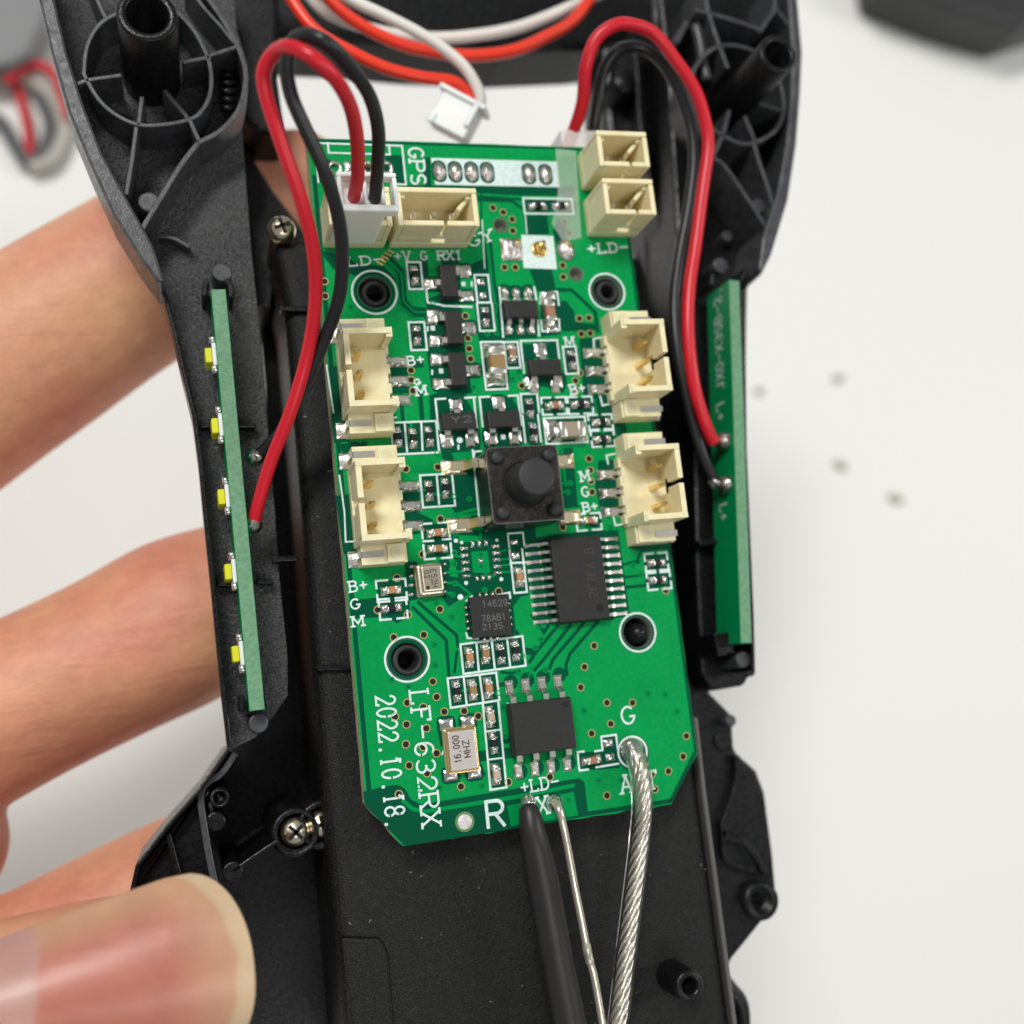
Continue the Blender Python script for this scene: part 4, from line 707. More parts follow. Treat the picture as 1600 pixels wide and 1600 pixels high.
def package(name, c, sx, sy, H, rz, leads, h_lead, chamfer=0.93, m=M_CHIP, bevel=0.008):
    q = U(c[0], c[1], H); mb = MB(); zm = H * 0.52
    mb.box((0, 0, 0.012 + (zm - 0.012) / 2), (sx * 0.97, sy * 0.97, zm - 0.012), 0, 1.03); mb.box((0, 0, zm + (H - zm) / 2), (sx, sy, H - zm), 0, chamfer)
    o = mb.build(name, m, BOARD, False, bevel, 2, (q.x, q.y, 0), rz)
    for side, off, me in leads:
        l = bpy.data.objects.new('lead', me); COL.objects.link(l); l.parent = o
        if side == 'r': l.location = (sx / 2, off, 0)
        elif side == 'l': l.location = (-sx / 2, off, 0); l.rotation_euler = (0, 0, math.pi)
        elif side == 't': l.location = (off, sy / 2, 0); l.rotation_euler = (0, 0, math.pi / 2)
        else: l.location = (off, -sy / 2, 0); l.rotation_euler = (0, 0, -math.pi / 2)
    return o
SOTL = lead_mesh(0.09, 0.05, 0.045, 0.045)
def sot(x, y, rot, n3=True):
    o = package('transistor', (x, y), 0.135, 0.275, 0.095, rot, [('l' if k < 2 else 'r', [0.09, -0.09, 0.0][k], SOTL) for k in range(3)], 0.05); return o
sot(702, 438, math.pi); sot(710, 511, 0); sot(716, 576, 0)
for x, y in ((675, 444), (724, 423), (728, 463), (679, 492), (684, 532), (731, 512), (686, 561), (690, 600), (738, 579)): pad(x, y, 24, 17, 0.014)
sot(718, 657, math.pi / 2); sot(788, 654, math.pi / 2); sot(853, 573, math.pi / 2)
for x, y in ((712, 633), (779, 630), (844, 546), (698, 688), (737, 684), (767, 684), (805, 682), (831, 598), (869, 597)): pad(x, y, 20, 20, 0.012)
S6 = lead_mesh(0.075, 0.05, 0.034, 0.04)
package('regulator_chip', (815, 482), 0.285, 0.145, 0.10, 0, [(s, o_, S6) for s in 'tb' for o_ in (-0.095, 0, 0.095)], 0.05)
for x, y in ((788, 456), (806, 457), (826, 456), (795, 515), (813, 516), (829, 515)): pad(x, y, 14, 16, 0.022, sq=2)
def board_axis_rot(a, b): d = U(*b) - U(*a); return math.atan2(d.y, d.x)
SO8 = lead_mesh(0.125, 0.075, 0.043, 0.06)
ic = package('memory_chip', (850, 1135), 0.49, 0.385, 0.145, 0.0, [(s, o_, SO8) for s in 'tb' for o_ in (-0.1905, -0.0635, 0.0635, 0.1905)], 0.075, 0.95)
mb = MB(); mb.cyl((0.185, 0.14), 0.022, 0.022, 0.1445, 0.1465, 18); mb.build('pin_mark', mat('chip_dimple', (0.012, 0.012, 0.012), 0.3), ic)
TS = lead_mesh(0.115, 0.05, 0.022, 0.07)
mc = package('microcontroller', (907, 904), 0.42, 0.655, 0.10, 0.0, [(s, -0.2925 + 0.065 * k, TS) for s in 'lr' for k in range(10)], 0.05, 0.965)
mb = MB(); mb.cyl((0.128, -0.235), 0.031, 0.031, 0.0995, 0.1012, 22); mb.build('pin_mark', mat('chip_dimple', (0.012, 0.012, 0.012), 0.3), mc)
# leadless sensor chip
gy = package('motion_sensor', (767, 962), 0.300, 0.305, 0.085, 0.0, [], 0.04, 0.985, bevel=0.004)
nub = MB(); nub.dome((0, 0), 0.045, 0.026, 0.03, 0.006, 5, 3, 0.2); NUB = nub.mesh('solder_foot', M_SOLD, True)
for k in range(4):
    for s in (-1, 1):
        l = bpy.data.objects.new('solder_foot', NUB); COL.objects.link(l); l.parent = gy; l.location = (s * 0.162, 0.08 - 0.052 * k, 0)
for k in range(3):
    for s in (-1, 1):
        l = bpy.data.objects.new('solder_foot', NUB); COL.objects.link(l); l.parent = gy; l.location = (-0.05 + 0.05 * k, s * 0.162, 0); l.rotation_euler = (0, 0, math.pi / 2)
# bare footprint beside it
for k in range(5): pad(725 + k * 0.9, 857 + k * 10.8, 13, 6, 0.02, sq=3); pad(774 + k * 1.0, 853.5 + k * 10.4, 13, 6, 0.018, sq=3)
for k in range(3): pad(738 + k * 10.3, 850 - k * 1.0, 6, 11, 0.018, sq=3); pad(744.5 + k * 9.6, 904 - k * 0.9, 6, 9, 0.018, sq=3)
pad(751, 876, 8, 7, 0.015, sq=3)
for x, y in ((751, 867), (752, 885)): scat('via', TVM, [(x, y)])
# tin can barometer
q = U(671, 906, 0.05); mb = MB(); mb.box((0, 0, 0.02), (0.205, 0.245, 0.04)); can = mb.build('barometer', mat('can_base', (0.35, 0.30, 0.2), 0.4, 0.6), BOARD, False, 0.012, 2, (q.x, q.y, 0), 0.02)
mb = MB(); mb.box((0, 0, 0.06), (0.20, 0.24, 0.05), 0, 0.985); mb.build('skirt', M_CAN, can, False, 0.03, 3)
mb = MB(); mb.box((0.012, 0.004, 0.092), (0.165, 0.20, 0.03), 0, 0.97); mb.build('lid', M_CAN, can, False, 0.018, 3)
mb = MB(); mb.cyl((-0.03, -0.06), 0.013, 0.013, 0.1065, 0.1085, 14); mb.build('vent_hole', M_HOLE, can)
for k in range(4): pad(643, 886 + k * 14.4, 11, 8, 0.03, sq=2); pad(694, 882 + k * 14.2, 9, 7, 0.03, sq=2)
# crystal
q = U(721, 1172, 0.06); mb = MB(); mb.box((0, 0, 0.03), (0.245, 0.325, 0.06)); xt = mb.build('crystal', mat('crystal_base', (0.5, 0.42, 0.25), 0.5), BOARD, False, 0.012, 2, (q.x, q.y, 0), 0.0)
mb = MB(); mb.box((0, 0, 0.068), (0.240, 0.32, 0.02)); mb.build('gold_rim', M_GOLD, xt, False, 0.022, 3)
mb = MB(); mb.box((0.004, 0, 0.082), (0.200, 0.28, 0.014)); mb.build('lid', M_LID, xt, False, 0.012, 2)
for x, y in ((697, 1132), (731, 1128), (704, 1211), (741, 1207)): pad(x, y, 20, 16, 0.012)
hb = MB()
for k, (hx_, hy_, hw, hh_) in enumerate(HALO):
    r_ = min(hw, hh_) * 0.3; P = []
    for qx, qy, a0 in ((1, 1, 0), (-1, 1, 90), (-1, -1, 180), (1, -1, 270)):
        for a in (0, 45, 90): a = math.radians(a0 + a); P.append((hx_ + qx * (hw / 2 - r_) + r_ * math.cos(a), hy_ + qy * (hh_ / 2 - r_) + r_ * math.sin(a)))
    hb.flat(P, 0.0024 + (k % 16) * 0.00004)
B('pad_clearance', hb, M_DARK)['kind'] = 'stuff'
def top_text(txt, p0, p1, hpx, z, parent, m, sw=1.3, serif=False):
    o = board_text(txt, p0, p1, hpx, None, m, sw, serif, z, 'marking'); o.parent = parent; o.matrix_parent_inverse = Matrix.Identity(4)
    o.data.transform(Matrix.Translation(-Vector(parent.location)) if abs(parent.rotation_euler.z) < 1e-6 else (Matrix.Translation(parent.location) @ Matrix.Rotation(parent.rotation_euler.z, 4, 'Z')).inverted()); return o
top_text('14629', (754, 949), (793, 946), 10, 0.0866, gy, M_GREYT); top_text('78AB1', (753, 972), (791, 968), 10, 0.0866, gy, M_GREYT); top_text('2135', (754, 984.5), (786, 982), 9, 0.0866, gy, M_GREYT)
top_text('2F7FA B', (934, 933), (926, 856), 14, 0.1018, mc, M_BRNT, 1.5)
top_text('16.000', (721, 1191), (716, 1149), 10, 0.0896, xt, M_BLACKT, 1.6); top_text('MHZ', (736, 1182), (732, 1156), 10, 0.0896, xt, M_BLACKT, 1.6)
top_text('E52H', (672, 890), (676, 918), 9, 0.1076, can, M_BLACKT, 1.2); top_text('02', (662, 892), (664, 904), 8, 0.1076, can, M_BLACKT, 1.2)
Y2 = [o for o in BOARD.children if o.name.startswith('transistor')][3]
top_text('Y2', (706, 661), (738, 659), 10, 0.0966, Y2, M_GREYT)

# ---- tactile switch
SWZ = 0.36
a, b, c_, d_ = U(756, 699, SWZ), U(871, 695, SWZ), U(881, 810, SWZ), U(772, 822, SWZ)
sc_ = (a + b + c_ + d_) / 4; sw_w = (abs(b.x - a.x) + abs(c_.x - d_.x)) / 2; sw_h = (abs(a.y - d_.y) + abs(b.y - c_.y)) / 2
sw = put('tact_switch', (lambda m: (m.box((0, 0, SWZ / 2), (sw_w * 1.0, sw_h * 1.0, SWZ - 0.05), 0, 0.97), m.mesh('tact_switch', M_SMOKE))[1])(MB()), BOARD, 0.03, 2, (sc_.x, sc_.y, 0))
mb = MB(); mb.box((0, 0, SWZ - 0.012), (sw_w, sw_h, 0.026)); cov = mb.build('cover_plate', M_COVER, sw, False, 0.045, 3)
mb = MB(); rr_ = 0.05; P = []
for qx, qy, a0 in ((1, 1, 0), (-1, 1, 90), (-1, -1, 180), (1, -1, 270)):
    for k in range(5):
        a = math.radians(a0 + k * 22.5); P.append(Vector((qx * (sw_w / 2 - rr_) + (rr_ - 0.004) * math.cos(a), qy * (sw_h / 2 - rr_) + (rr_ - 0.004) * math.sin(a), 0)))
mb.wall(P, 0.009, SWZ - 0.01, SWZ + 0.0035, True); mb.build('cover_edge', mat('light_steel_edge', (0.22, 0.21, 0.20), 0.3, 0.9), sw)  # thin ring of lighter steel along the cover edge
mb = MB(); mb.lathe((0, 0), [(0.185, SWZ - 0.01), (0.18, SWZ + 0.008), (0.165, SWZ + 0.006), (0.165, SWZ - 0.01)], 32); mb.build('collar', M_HOLE, sw, True)
c1 = U(808, 768, SWZ); c2 = U(837, 743, 0.66)
mb = MB(); mb.lathe((0, 0), [(0.16, SWZ - 0.02), (0.150, SWZ + 0.04), (0.142, 0.63), (0.135, 0.65), (0.12, 0.655), (0.0001, 0.656)], 36); mb.build('button', M_BUTTON, sw, True)
for i in (-1, 1):
    for j in (-1, 1):
        mb = MB(); mb.lathe((i * sw_w * 0.36, j * sw_h * 0.36), [(0.052, SWZ), (0.048, SWZ + 0.03), (0.036, SWZ + 0.042), (0.0001, SWZ + 0.044)], 18); mb.build('rivet', M_BUTTON, sw, True)
for i in (-1, 1):
    for j in (-1, 1):
        mb = MB(); y = j * sw_h * 0.39; x = i * (sw_w / 2)
        for k, (xa_, za, xb_, zb) in enumerate(((0.0, 0.12, 0.05, 0.12), (0.05, 0.12, 0.09, 0.025), (0.09, 0.025, 0.19, 0.02))):
            P = []
            for (xx, zz) in ((xa_, za), (xb_, zb)):
                for yy in (-0.035, 0.035):
                    for dz in (0.012, -0.012): P.append(Vector((x + i * xx, y + yy, zz + dz)))
            mb.add(P, [(0, 2, 6, 4), (1, 5, 7, 3), (0, 4, 5, 1), (2, 3, 7, 6), (4, 6, 7, 5), (0, 1, 3, 2)])
        mb.dome((x + i * 0.16, y), 0.19, 0.115, 0.02, 0.006, 7, 4, 0.15)
        mb.build('tab', mat('pale_gold_tin', (0.84, 0.74, 0.50), 0.28, 1.0, bump=0.15, bscale=40), sw)

# ---- sockets
def tall_socket(xa, xb, ya, yb, H, n, pins=True, slit=0.5):
    w = 0.042; cx, cy = (xa + xb) / 2, (ya + yb) / 2; L, D = xb - xa, yb - ya; hx, hy = L / 2, D / 2
    mb = MB(); mb.box((0, 0, 0.05), (L, D, 0.10))
    zc, hh = 0.10 + (H - 0.10) / 2, H - 0.10
    mb.box((0, hy - w / 2, zc), (L, w, hh)); mb.box((-hx + w / 2, -w / 2 - 0.001, zc - 0.0015), (w, D - w - 0.002, hh)); mb.box((hx - w / 2, -w / 2 - 0.001, zc - 0.0015), (w, D - w - 0.002, hh))
    sx = -hx + L * slit
    for a, b in ((-hx + w, sx - 0.011), (sx + 0.011, hx - w)):
        mb.box(((a + b) / 2, -hy + w / 2 + 0.001, 0.20 + (H - 0.20) / 2 - 0.001), (b - a, w, H - 0.202))
    for a, b in ((-hx + w, sx - 0.055), (sx + 0.055, hx - w)): mb.box(((a + b) / 2, -hy + w / 2 + 0.0015, 0.15), (b - a, w - 0.001, 0.103))
    mb.box((sx, -hy + w / 2 - 0.004, 0.21), (0.13, w, 0.05))
    for i in (-1, 1): mb.box((i * (hx - w - 0.018), hy - w - 0.014, zc - 0.02), (0.04, 0.03, hh - 0.04))
    mb.box((hx - w - 0.05, hy - w - 0.05, zc - 0.04), (0.035, 0.13, hh - 0.08), -0.75)
    o = mb.build('socket', M_BEIGE, BOARD, False, 0.011, 3, (cx, cy, 0))
    if pins:
        pm = MB(); pm.box((0, 0, 0.17), (0.05, 0.05, 0.16), 0, 0.8); pm.box((0, 0, 0.27), (0.04, 0.04, 0.05), 0, 0.5); me = pm.mesh('pin', M_TIN)
        for k in range(n):
            p = bpy.data.objects.new('pin', me); COL.objects.link(p); p.parent = o; p.location = ((k - (n - 1) / 2) * 0.15, 0, 0)
    return o
tall_socket(-0.640, -0.018, 1.986, 2.288, 0.43, 3, slit=0.58)
tall_socket(1.025 - 0.02, 1.435, 2.487, 2.785, 0.45, 2, slit=0.62); tall_socket(1.025 - 0.02, 1.435, 2.088, 2.386, 0.45, 2, slit=0.62)
tall_socket(-1.145, -0.680, 1.984, 2.286, 0.43, 2, pins=False)
def side_socket():
    L, Dp, H, w = 0.575, 0.36, 0.42, 0.042
    mb = MB(); mb.box((Dp / 2, 0, 0.045), (Dp, L, 0.09))
    for s in (-1, 1):
        mb.box((Dp / 2 - 0.01, s * (L / 2 - w / 2), 0.09 + (H - 0.09) / 2), (Dp - 0.02, w, H - 0.09)); mb.box((Dp - 0.025, s * (L / 2 - 0.03), 0.09 + 0.16), (0.046, 0.075, 0.318))
        mb.box((w / 2, s * (L / 4 + 0.002), 0.22 + (H - 0.22) / 2 - 0.002), (w, L / 2 - 0.036, H - 0.224)); mb.box((w / 2 + 0.0015, s * (L / 4 + 0.022), 0.155), (w - 0.002, L / 2 - 0.076, 0.13))
        mb.box((0.185, s * (L / 2 + 0.072), 0.095), (0.33, 0.145, 0.19)); mb.box((0.27, s * (L / 2 + 0.072), 0.195), (0.125, 0.135, 0.03))
        mb.cyl((0.27, s * (L / 2 + 0.072)), 0.042, 0.042, 0.209, 0.2125, 16)
    for k in range(4): mb.box((Dp + 0.004, (-0.225 + 0.15 * k), 0.045), (0.03, 0.075, 0.086))
    o = mb.build('socket', M_BEIGE, BOARD, False, 0.011, 3)
    pm = MB(); pm.box((0.12, 0, 0.17), (0.055, 0.036, 0.20), 0, 0.85); pm.box((0.12, 0, 0.295), (0.046, 0.03, 0.05), 0, 0.55); P = pm.mesh('pin', M_GOLD)
    lm = MB(); lm.box((Dp + 0.055, 0, 0.035), (0.13, 0.034, 0.026)); lm.dome((Dp + 0.10, 0), 0.15, 0.085, 0.03, 0.006, 7, 4, 0.16); LM = lm.mesh('lead', M_TIN)
    tm = MB(); tm.box((0.105, 0.008, 0.186), (0.16, 0.045, 0.02)); tm.box((0.015, 0.008, 0.10), (0.03, 0.045, 0.18)); tm.dome((0.05, 0), 0.20, 0.12, 0.02, 0.006, 6, 4, 0.15); T_ = tm.mesh('tab', M_TIN)
    for k in range(3):
        for nm, me in (('pin', P), ('lead', LM)):
            q = bpy.data.objects.new(nm, me); COL.objects.link(q); q.parent = o; q.location = (0, (k - 1) * 0.15, 0)
    for s in (-1, 1):
        q = bpy.data.objects.new('tab', T_); COL.objects.link(q); q.parent = o; q.location = (0, s * (L / 2 + 0.078), 0)
    return o
ss = side_socket(); ss.location = (-1.118, 0.925, 0)
copy_tree(ss, BOARD, (-1.116, -0.037, 0), 0.0); copy_tree(ss, BOARD, (1.385, 0.957, 0), math.pi); copy_tree(ss, BOARD, (1.372, -0.036, 0), math.pi)
# clear glue film over the two right hand sockets
mb = MB(); mb.prism(zp([(868, 232), (900, 236), (908, 372), (880, 378), (862, 350), (872, 300)], 0.012), 0.0062, 0.02); B('glue_film', mb, M_TAPE, False, 0.004)

# ================================================================== LED strips
def strip(name, label, p, q, zt, h, th, grp):
    a, b = U(*p, zt), U(*q, zt); mid = (a + b) / 2; d = b - a; d.z = 0; L = d.length; rz = math.atan2(d.y, d.x) + math.pi / 2
    t = thing(name, label, 'LED strip', (mid.x, mid.y, zt - h), grp); t.rotation_euler = (0, 0, rz)
    mb = MB(); mb.box((0, 0, h / 2), (th, L, h)); mb.cur = 1; mb.box((0, 0, h + 0.0015), (th * 0.96, L * 0.998, 0.004)); mb.build('strip_board', [M_DARK if False else M_MASK2, M_STRIPE], t, False, 0.006, 1)
    return t, Matrix.Translation((mid.x, mid.y, zt - h)) @ Matrix.Rotation(rz, 4, 'Z'), L
M_MASK2 = mat('strip_green_mask', (0.0008, 0.27, 0.085), 0.35, spec=0.2)
stl, ML, LL = strip('led_strip', 'narrow green LED strip on edge in left shell, yellow LEDs facing the hand', (341, 452), (402, 1110), -0.02, 0.42, 0.105, 'LED strips in the side shells')
IM = ML.inverted()
def led_master():
    mb = MB(); mb.box((-0.0525 - 0.014, 0, 0.27), (0.03, 0.17, 0.24)); o = mb.build('led', M_WHITEP, stl, False, 0.006, 1)
    m2 = MB(); m2.box((-0.0525 - 0.055, 0, 0.27), (0.055, 0.125, 0.19), 0, 0.9); m2.build('lens', M_YEL, o, False, 0.01, 2)
    
    for yy in (0.11, -0.11): m3 = MB(); m3.dome((-0.07, yy), 0.05, 0.06, 0.02, 0.38); m3.build('solder_end', M_SOLD, o, True)
    return o
led0 = None
for x, y in ((330, 552), (341, 662), (352, 773), (364, 890), (377, 1018)):
    ly = (IM @ U(x + 20, y, -0.05)).y
    if led0 is None: led0 = led_master(); led0.location = (0, ly, 0)
    else: copy_tree(led0, stl, (0, ly, 0))
for x, y, z in ((397, 820, -0.1), (401, 714, -0.08)):
    c = IM @ U(x, y, z); mb = MB(); mb.lathe((c.x - 0.01, c.y), [(0.001, c.z + 0.08), (0.045, c.z + 0.055), (0.07, c.z), (0.045, c.z - 0.06), (0.001, c.z - 0.08)], 14); [v.__iadd__(Vector([random.uniform(-0.008, 0.008) for _ in range(3)])) for v in mb.v]; mb.build('solder_joint', M_SOLD, stl, True)
strr, MR, LR = strip('led_strip', 'green LED strip in right shell with white lettering along its visible face', (1147, 438), (1166, 1005), -0.10, 0.42, 0.10, 'LED strips in the side shells')
IR = MR.inverted()
for txt, ya_, yb_ in (('JXO-X3SB-2.', 605, 444), ('L+', 627, 657), ('L+', 785, 814)):
    s0, s1 = (IR @ U(1125, ya_, -0.26)).y, (IR @ U(1125, yb_, -0.26)).y; up = s1 > s0
    mb = MB(); letters(mb, txt, Vector((-0.0522, s0, 0.27 if up else 0.13)), (0, 1 if up else -1, 0), (0, 0, -1 if up else 1), (0, 0, 0), abs(s1 - s0) / len(txt), 0.13, 0.016, False); mb.build('lettering', M_SILK, strr)
for y in (689, 757):
    c = IR @ U(1131, y, -0.22); mb = MB(); mb.lathe((-0.078, c.y), [(0.001, c.z + 0.09), (0.036, c.z + 0.08), (0.062, c.z + 0.05), (0.078, c.z), (0.066, c.z - 0.05), (0.04, c.z - 0.08), (0.001, c.z - 0.09)], 18)
    for v in mb.v: v += Vector([random.uniform(-0.007, 0.007) for _ in range(3)])
    mb.tube([Vector((-0.09, c.y + 0.0, c.z)), Vector((-0.15, c.y + 0.01, c.z + 0.0)), Vector((-0.2, c.y + 0.03, c.z + 0.01))], [0.04, 0.026, 0.02], 8); mb.build('solder_joint', M_SOLDDULL, strr, True)

# ================================================================== cables
def wire(name, pts, r, m, parent, label=None, k=8, n=12):
    P = spline([U(x, y, z) + Vector([random.uniform(-0.006, 0.006) for _ in range(3)]) for x, y, z in pts], k); o = Vector(parent.location) if parent else Vector()
    mb = MB(); mb.tube([p - o for p in P], r, n); return mb.build(name, m, parent, True)
lc = thing('led_cable', 'looped red and black cable with white plug in a cream socket, left side', 'cable', tuple(U(568, 330, 0.5)), 'LED cables looping over the shell')
wire('red_wire', [(552, 318, .62), (554, 300, .8), (558, 270, 1.0), (559, 222, 1.3), (548, 170, 1.6), (525, 124, 1.8), (491, 92, 1.88), (456, 75, 1.82), (429, 82, 1.7), (412, 110, 1.6), (415, 150, 1.52), (440, 222, 1.42), (470, 310, 1.25), (489, 385, 1.05), (493, 465, .8), (480, 550, .55), (455, 640, .35), (422, 720, .15), (403, 790, -.02), (397, 818, -.1)], .047, M_REDW, lc)
wire('black_wire', [(586, 320, .62), (587, 300, .8), (591, 262, 1.0), (590, 202, 1.3), (575, 147, 1.6), (541, 97, 1.8), (508, 65, 1.9), (479, 56, 1.86), (458, 70, 1.8), (447, 105, 1.72), (455, 150, 1.62), (477, 202, 1.52), (506, 268, 1.38), (529, 340, 1.18), (536, 400, 1.0), (529, 465, .8), (507, 527, .6), (482, 588, .42), (455, 642, .25), (438, 674, .12), (414, 702, -.02), (402, 714, -.08)], .046, M_BLKW, lc)
LO = Vector(lc.location)
mb = MB(); mb.box((-0.945 - LO.x, 2.07 - LO.y, 0.44 - LO.z), (0.335, 0.235, 0.56))
for a in ((-0.915, 1.945, 0.765, 0.42, 0.05, 0.10), (-0.915, 2.19, 0.765, 0.42, 0.035, 0.10), (-1.108, 2.068, 0.7635, 0.034, 0.21, 0.098), (-0.722, 2.068, 0.7635, 0.034, 0.21, 0.098), (-0.926, 2.068, 0.742, 0.03, 0.21, 0.055)): mb.box((a[0] - LO.x, a[1] - LO.y, a[2] - LO.z), a[3:])
mb.build('plug_housing', M_WHITEP, lc, False, 0.012, 2)
rc = thing('led_cable', 'looped red and black cable soldered to the lettered strip, right side', 'cable', tuple(U(905, 215, -0.3)), 'LED cables looping over the shell')
wire('red_wire', [(880, 250, -.32), (888, 226, -.28), (898, 202, -.2), (910, 160, 0), (915, 106, .2), (930, 63, .3), (958, 41, .35), (988, 38, .35), (1022, 55, .3), (1056, 95, .25), (1086, 142, .2), (1102, 190, .15), (1105, 232, .1), (1098, 300, .05), (1087, 380, 0), (1077, 450, 0), (1075, 520, 0), (1084, 600, -.05), (1100, 660, -.15), (1116, 692, -.22)], .054, M_REDW, rc)
wire('black_wire', [(922, 250, -.35), (926, 215, -.25), (933, 162, -.1), (943, 113, 0), (962, 83, .08), (986, 72, .1), (1012, 79, .1), (1040, 105, .1), (1064, 150, .05), (1079, 200, 0), (1083, 252, -.05), (1076, 320, -.1), (1062, 400, -.15), (1054, 470, -.2), (1058, 540, -.2), (1073, 620, -.22), (1090, 690, -.25), (1102, 722, -.27), (1120, 757, -.27)], .050, M_BLKW, rc)
RO = Vector(rc.location)
mb = MB(); a = U(905, 232, -0.32); mb.box(a - RO + Vector((0.0, -0.03, 0)), (0.42, 0.24, 0.30)); mb.build('plug_housing', mat('cloudy_nylon', (0.85, 0.83, 0.81), 0.35, alpha=0.55), rc, False, 0.012, 2)
for x, y in ((1114, 690), (1117, 754)):
    c = U(x, y, -0.24) - RO; mb = MB(); mb.dome(c, 0.10, 0.09, 0.05, c.z - 0.02, 6, 2, 0.2); mb.build('wire_end', M_SOLDDULL, rc, True)
wc = thing('plug_cable', 'orange and white cable ending in a loose white plug above the board', 'cable', tuple(U(714, 182, -0.75)))
wire('orange_wire', [(425, -60, -.7), (455, 0, -.68), (490, 45, -.66), (540, 76, -.65), (600, 105, -.65), (660, 121, -.65), (703, 126, -.66), (725, 137, -.7), (736, 158, -.76), (733, 170, -.8)], .053, M_ORGW, wc)
wire('white_wire', [(480, -50, -.5), (545, -2, -.52), (600, 24, -.54), (650, 49, -.56), (690, 75, -.58), (725, 105, -.6), (745, 135, -.64), (750, 156, -.7), (747, 175, -.8)], .050, M_WHTW, wc)
WO = Vector(wc.location); tl_ = Matrix.Rotation(0.35, 3, 'X') @ Matrix.Rotation(-0.25, 3, 'Y')
mb = MB()
for off, sz in (((0, -0.02, 0), (0.36, 0.30, 0.24)), ((0, 0.145, 0.0), (0.46, 0.045, 0.30)), ((-0.155, -0.13, 0.12), (0.06, 0.10, 0.05)), ((0.15, 0.05, 0.13), (0.05, 0.24, 0.05))):
    Rm = Matrix.Rotation(-0.56, 3, 'Z') @ tl_; mb.box(Rm @ Vector(off), sz, -0.56, 1.0, tl_)
mb.build('plug_housing', M_WHITEP, wc, False, 0.014, 2)
wd = thing('wire_pair', 'orange and white wire pair hanging across the front bar', 'wire pair', tuple(U(720, 70, -1.1)))
wire('orange_wire', [(470, -60, -1.0), (515, 0, -1.0), (560, 36, -1.0), (620, 66, -1.0), (680, 82, -1.0), (740, 86, -1.0), (800, 80, -1.0), (850, 60, -1.0), (900, 25, -1.0), (950, -50, -1.0)], .056, M_ORGW, wd)
wire('white_wire', [(450, -60, -1.2), (490, 2, -1.2), (530, 29, -1.2), (600, 50, -1.2), (660, 60, -1.2), (720, 57, -1.2), (800, 45, -1.2), (870, 20, -1.15), (960, -20, -1.1)], .055, M_WHTW, wd)
# aerial lead: clear sheath round twisted strands
ac = thing('aerial_cable', 'clear sheathed cable with twisted silver strands soldered at pad G', 'cable', tuple(U(990, 1180, 0.1)))
AO = Vector(ac.location)
core = spline([U(*p) - AO for p in ((985, 1166, .07), (993, 1182, .13), (1001, 1215, .16), (1003, 1260, .13), (999, 1310, .05), (990, 1390, .0), (979, 1480, -.02), (968, 1580, -.03), (954, 1700, -.03))], 14)
mb = MB(); mb.tube(core[6:], 0.080, 18, caps=False); mb.build('sheath', M_CLEAR, ac, True)
acc = 0; frames = []
t0 = (core[1] - core[0]).normalized(); u = Vector((0, 0, 1)); u = (u - t0 * u.dot(t0)).normalized()
for i, p in enumerate(core):
    t_ = (core[min(i + 1, len(core) - 1)] - core[max(i - 1, 0)]).normalized(); u = (u - t_ * u.dot(t_)).normalized(); acc += (core[i] - core[i - 1]).length if i else 0; frames.append((p, u, t_.cross(u), acc))
for s in range(6):
    pts = []
    for (p, u_, w_, l) in frames[2:]:
        a_ = s * math.pi / 3 + l * 11.5; rr = 0.031; pts.append(p + u_ * (rr * math.cos(a_)) + w_ * (rr * math.sin(a_)))
    mb = MB(); mb.tube(pts, 0.0195, 8); mb.build('strand', M_BRAID, ac, True)
mb = MB(); mb.tube([f[0] for f in frames[0:30]], [0.06 - 0.0010 * i for i in range(30)], 12); mb.build('tinned_end', M_SOLD, ac, True)
ew = thing('thin_wire', 'thin clear coated silver wire soldered beside the X mark', 'wire', tuple(U(868, 1256, 0.08)))
EO = Vector(ew.location)
P = spline([U(*p) - EO for p in ((866, 1252, .05), (873, 1264, .12), (880, 1290, .12), (888, 1330, .08), (898, 1385, .03), (909, 1440, .0), (917, 1482, -.02), (921, 1500, -.02), (928, 1525, -.03), (938, 1580, -.04), (956, 1690, -.06))], 8)
rr = [0.030 + (0.005 if 46 < i < 58 else 0) for i in range(len(P))]
mb = MB(); mb.tube(P, rr, 10); mb.build('wire', M_ENAM, ew, True)
mb = MB(); mb.tube(P[50:56], 0.036, 10); mb.build('joint_sleeve', M_CLEAR, ew, True)
hc = wire('sleeved_lead', [(826, 1256, .06), (829, 1275, .12), (834, 1310, .13), (846, 1370, .06), (859, 1440, .0), (874, 1520, -.02), (890, 1600, -.02), (908, 1700, -.02)], [0.055, 0.068] if False else .1, M_SHRINK, None)
bpy.data.objects.remove(hc)
P = spline([U(*p) for p in ((824, 1258, .10), (828, 1275, .13), (834, 1310, .13), (846, 1370, .07), (859, 1440, .02), (874, 1520, -.0), (890, 1600, -.0), (908, 1700, -.0))], 8)
R_ = [(0.062 + 0.060 * min(1, i / 24)) if i > 2 else 0.044 + 0.006 * i for i in range(len(P))]
mb = MB(); mb.tube(P, R_, 22); o = mb.build('sleeved_lead', M_SHRINK, None, True); tag(o, 'thick dark grey sleeved lead tapering to the solder pad beside R', 'lead')

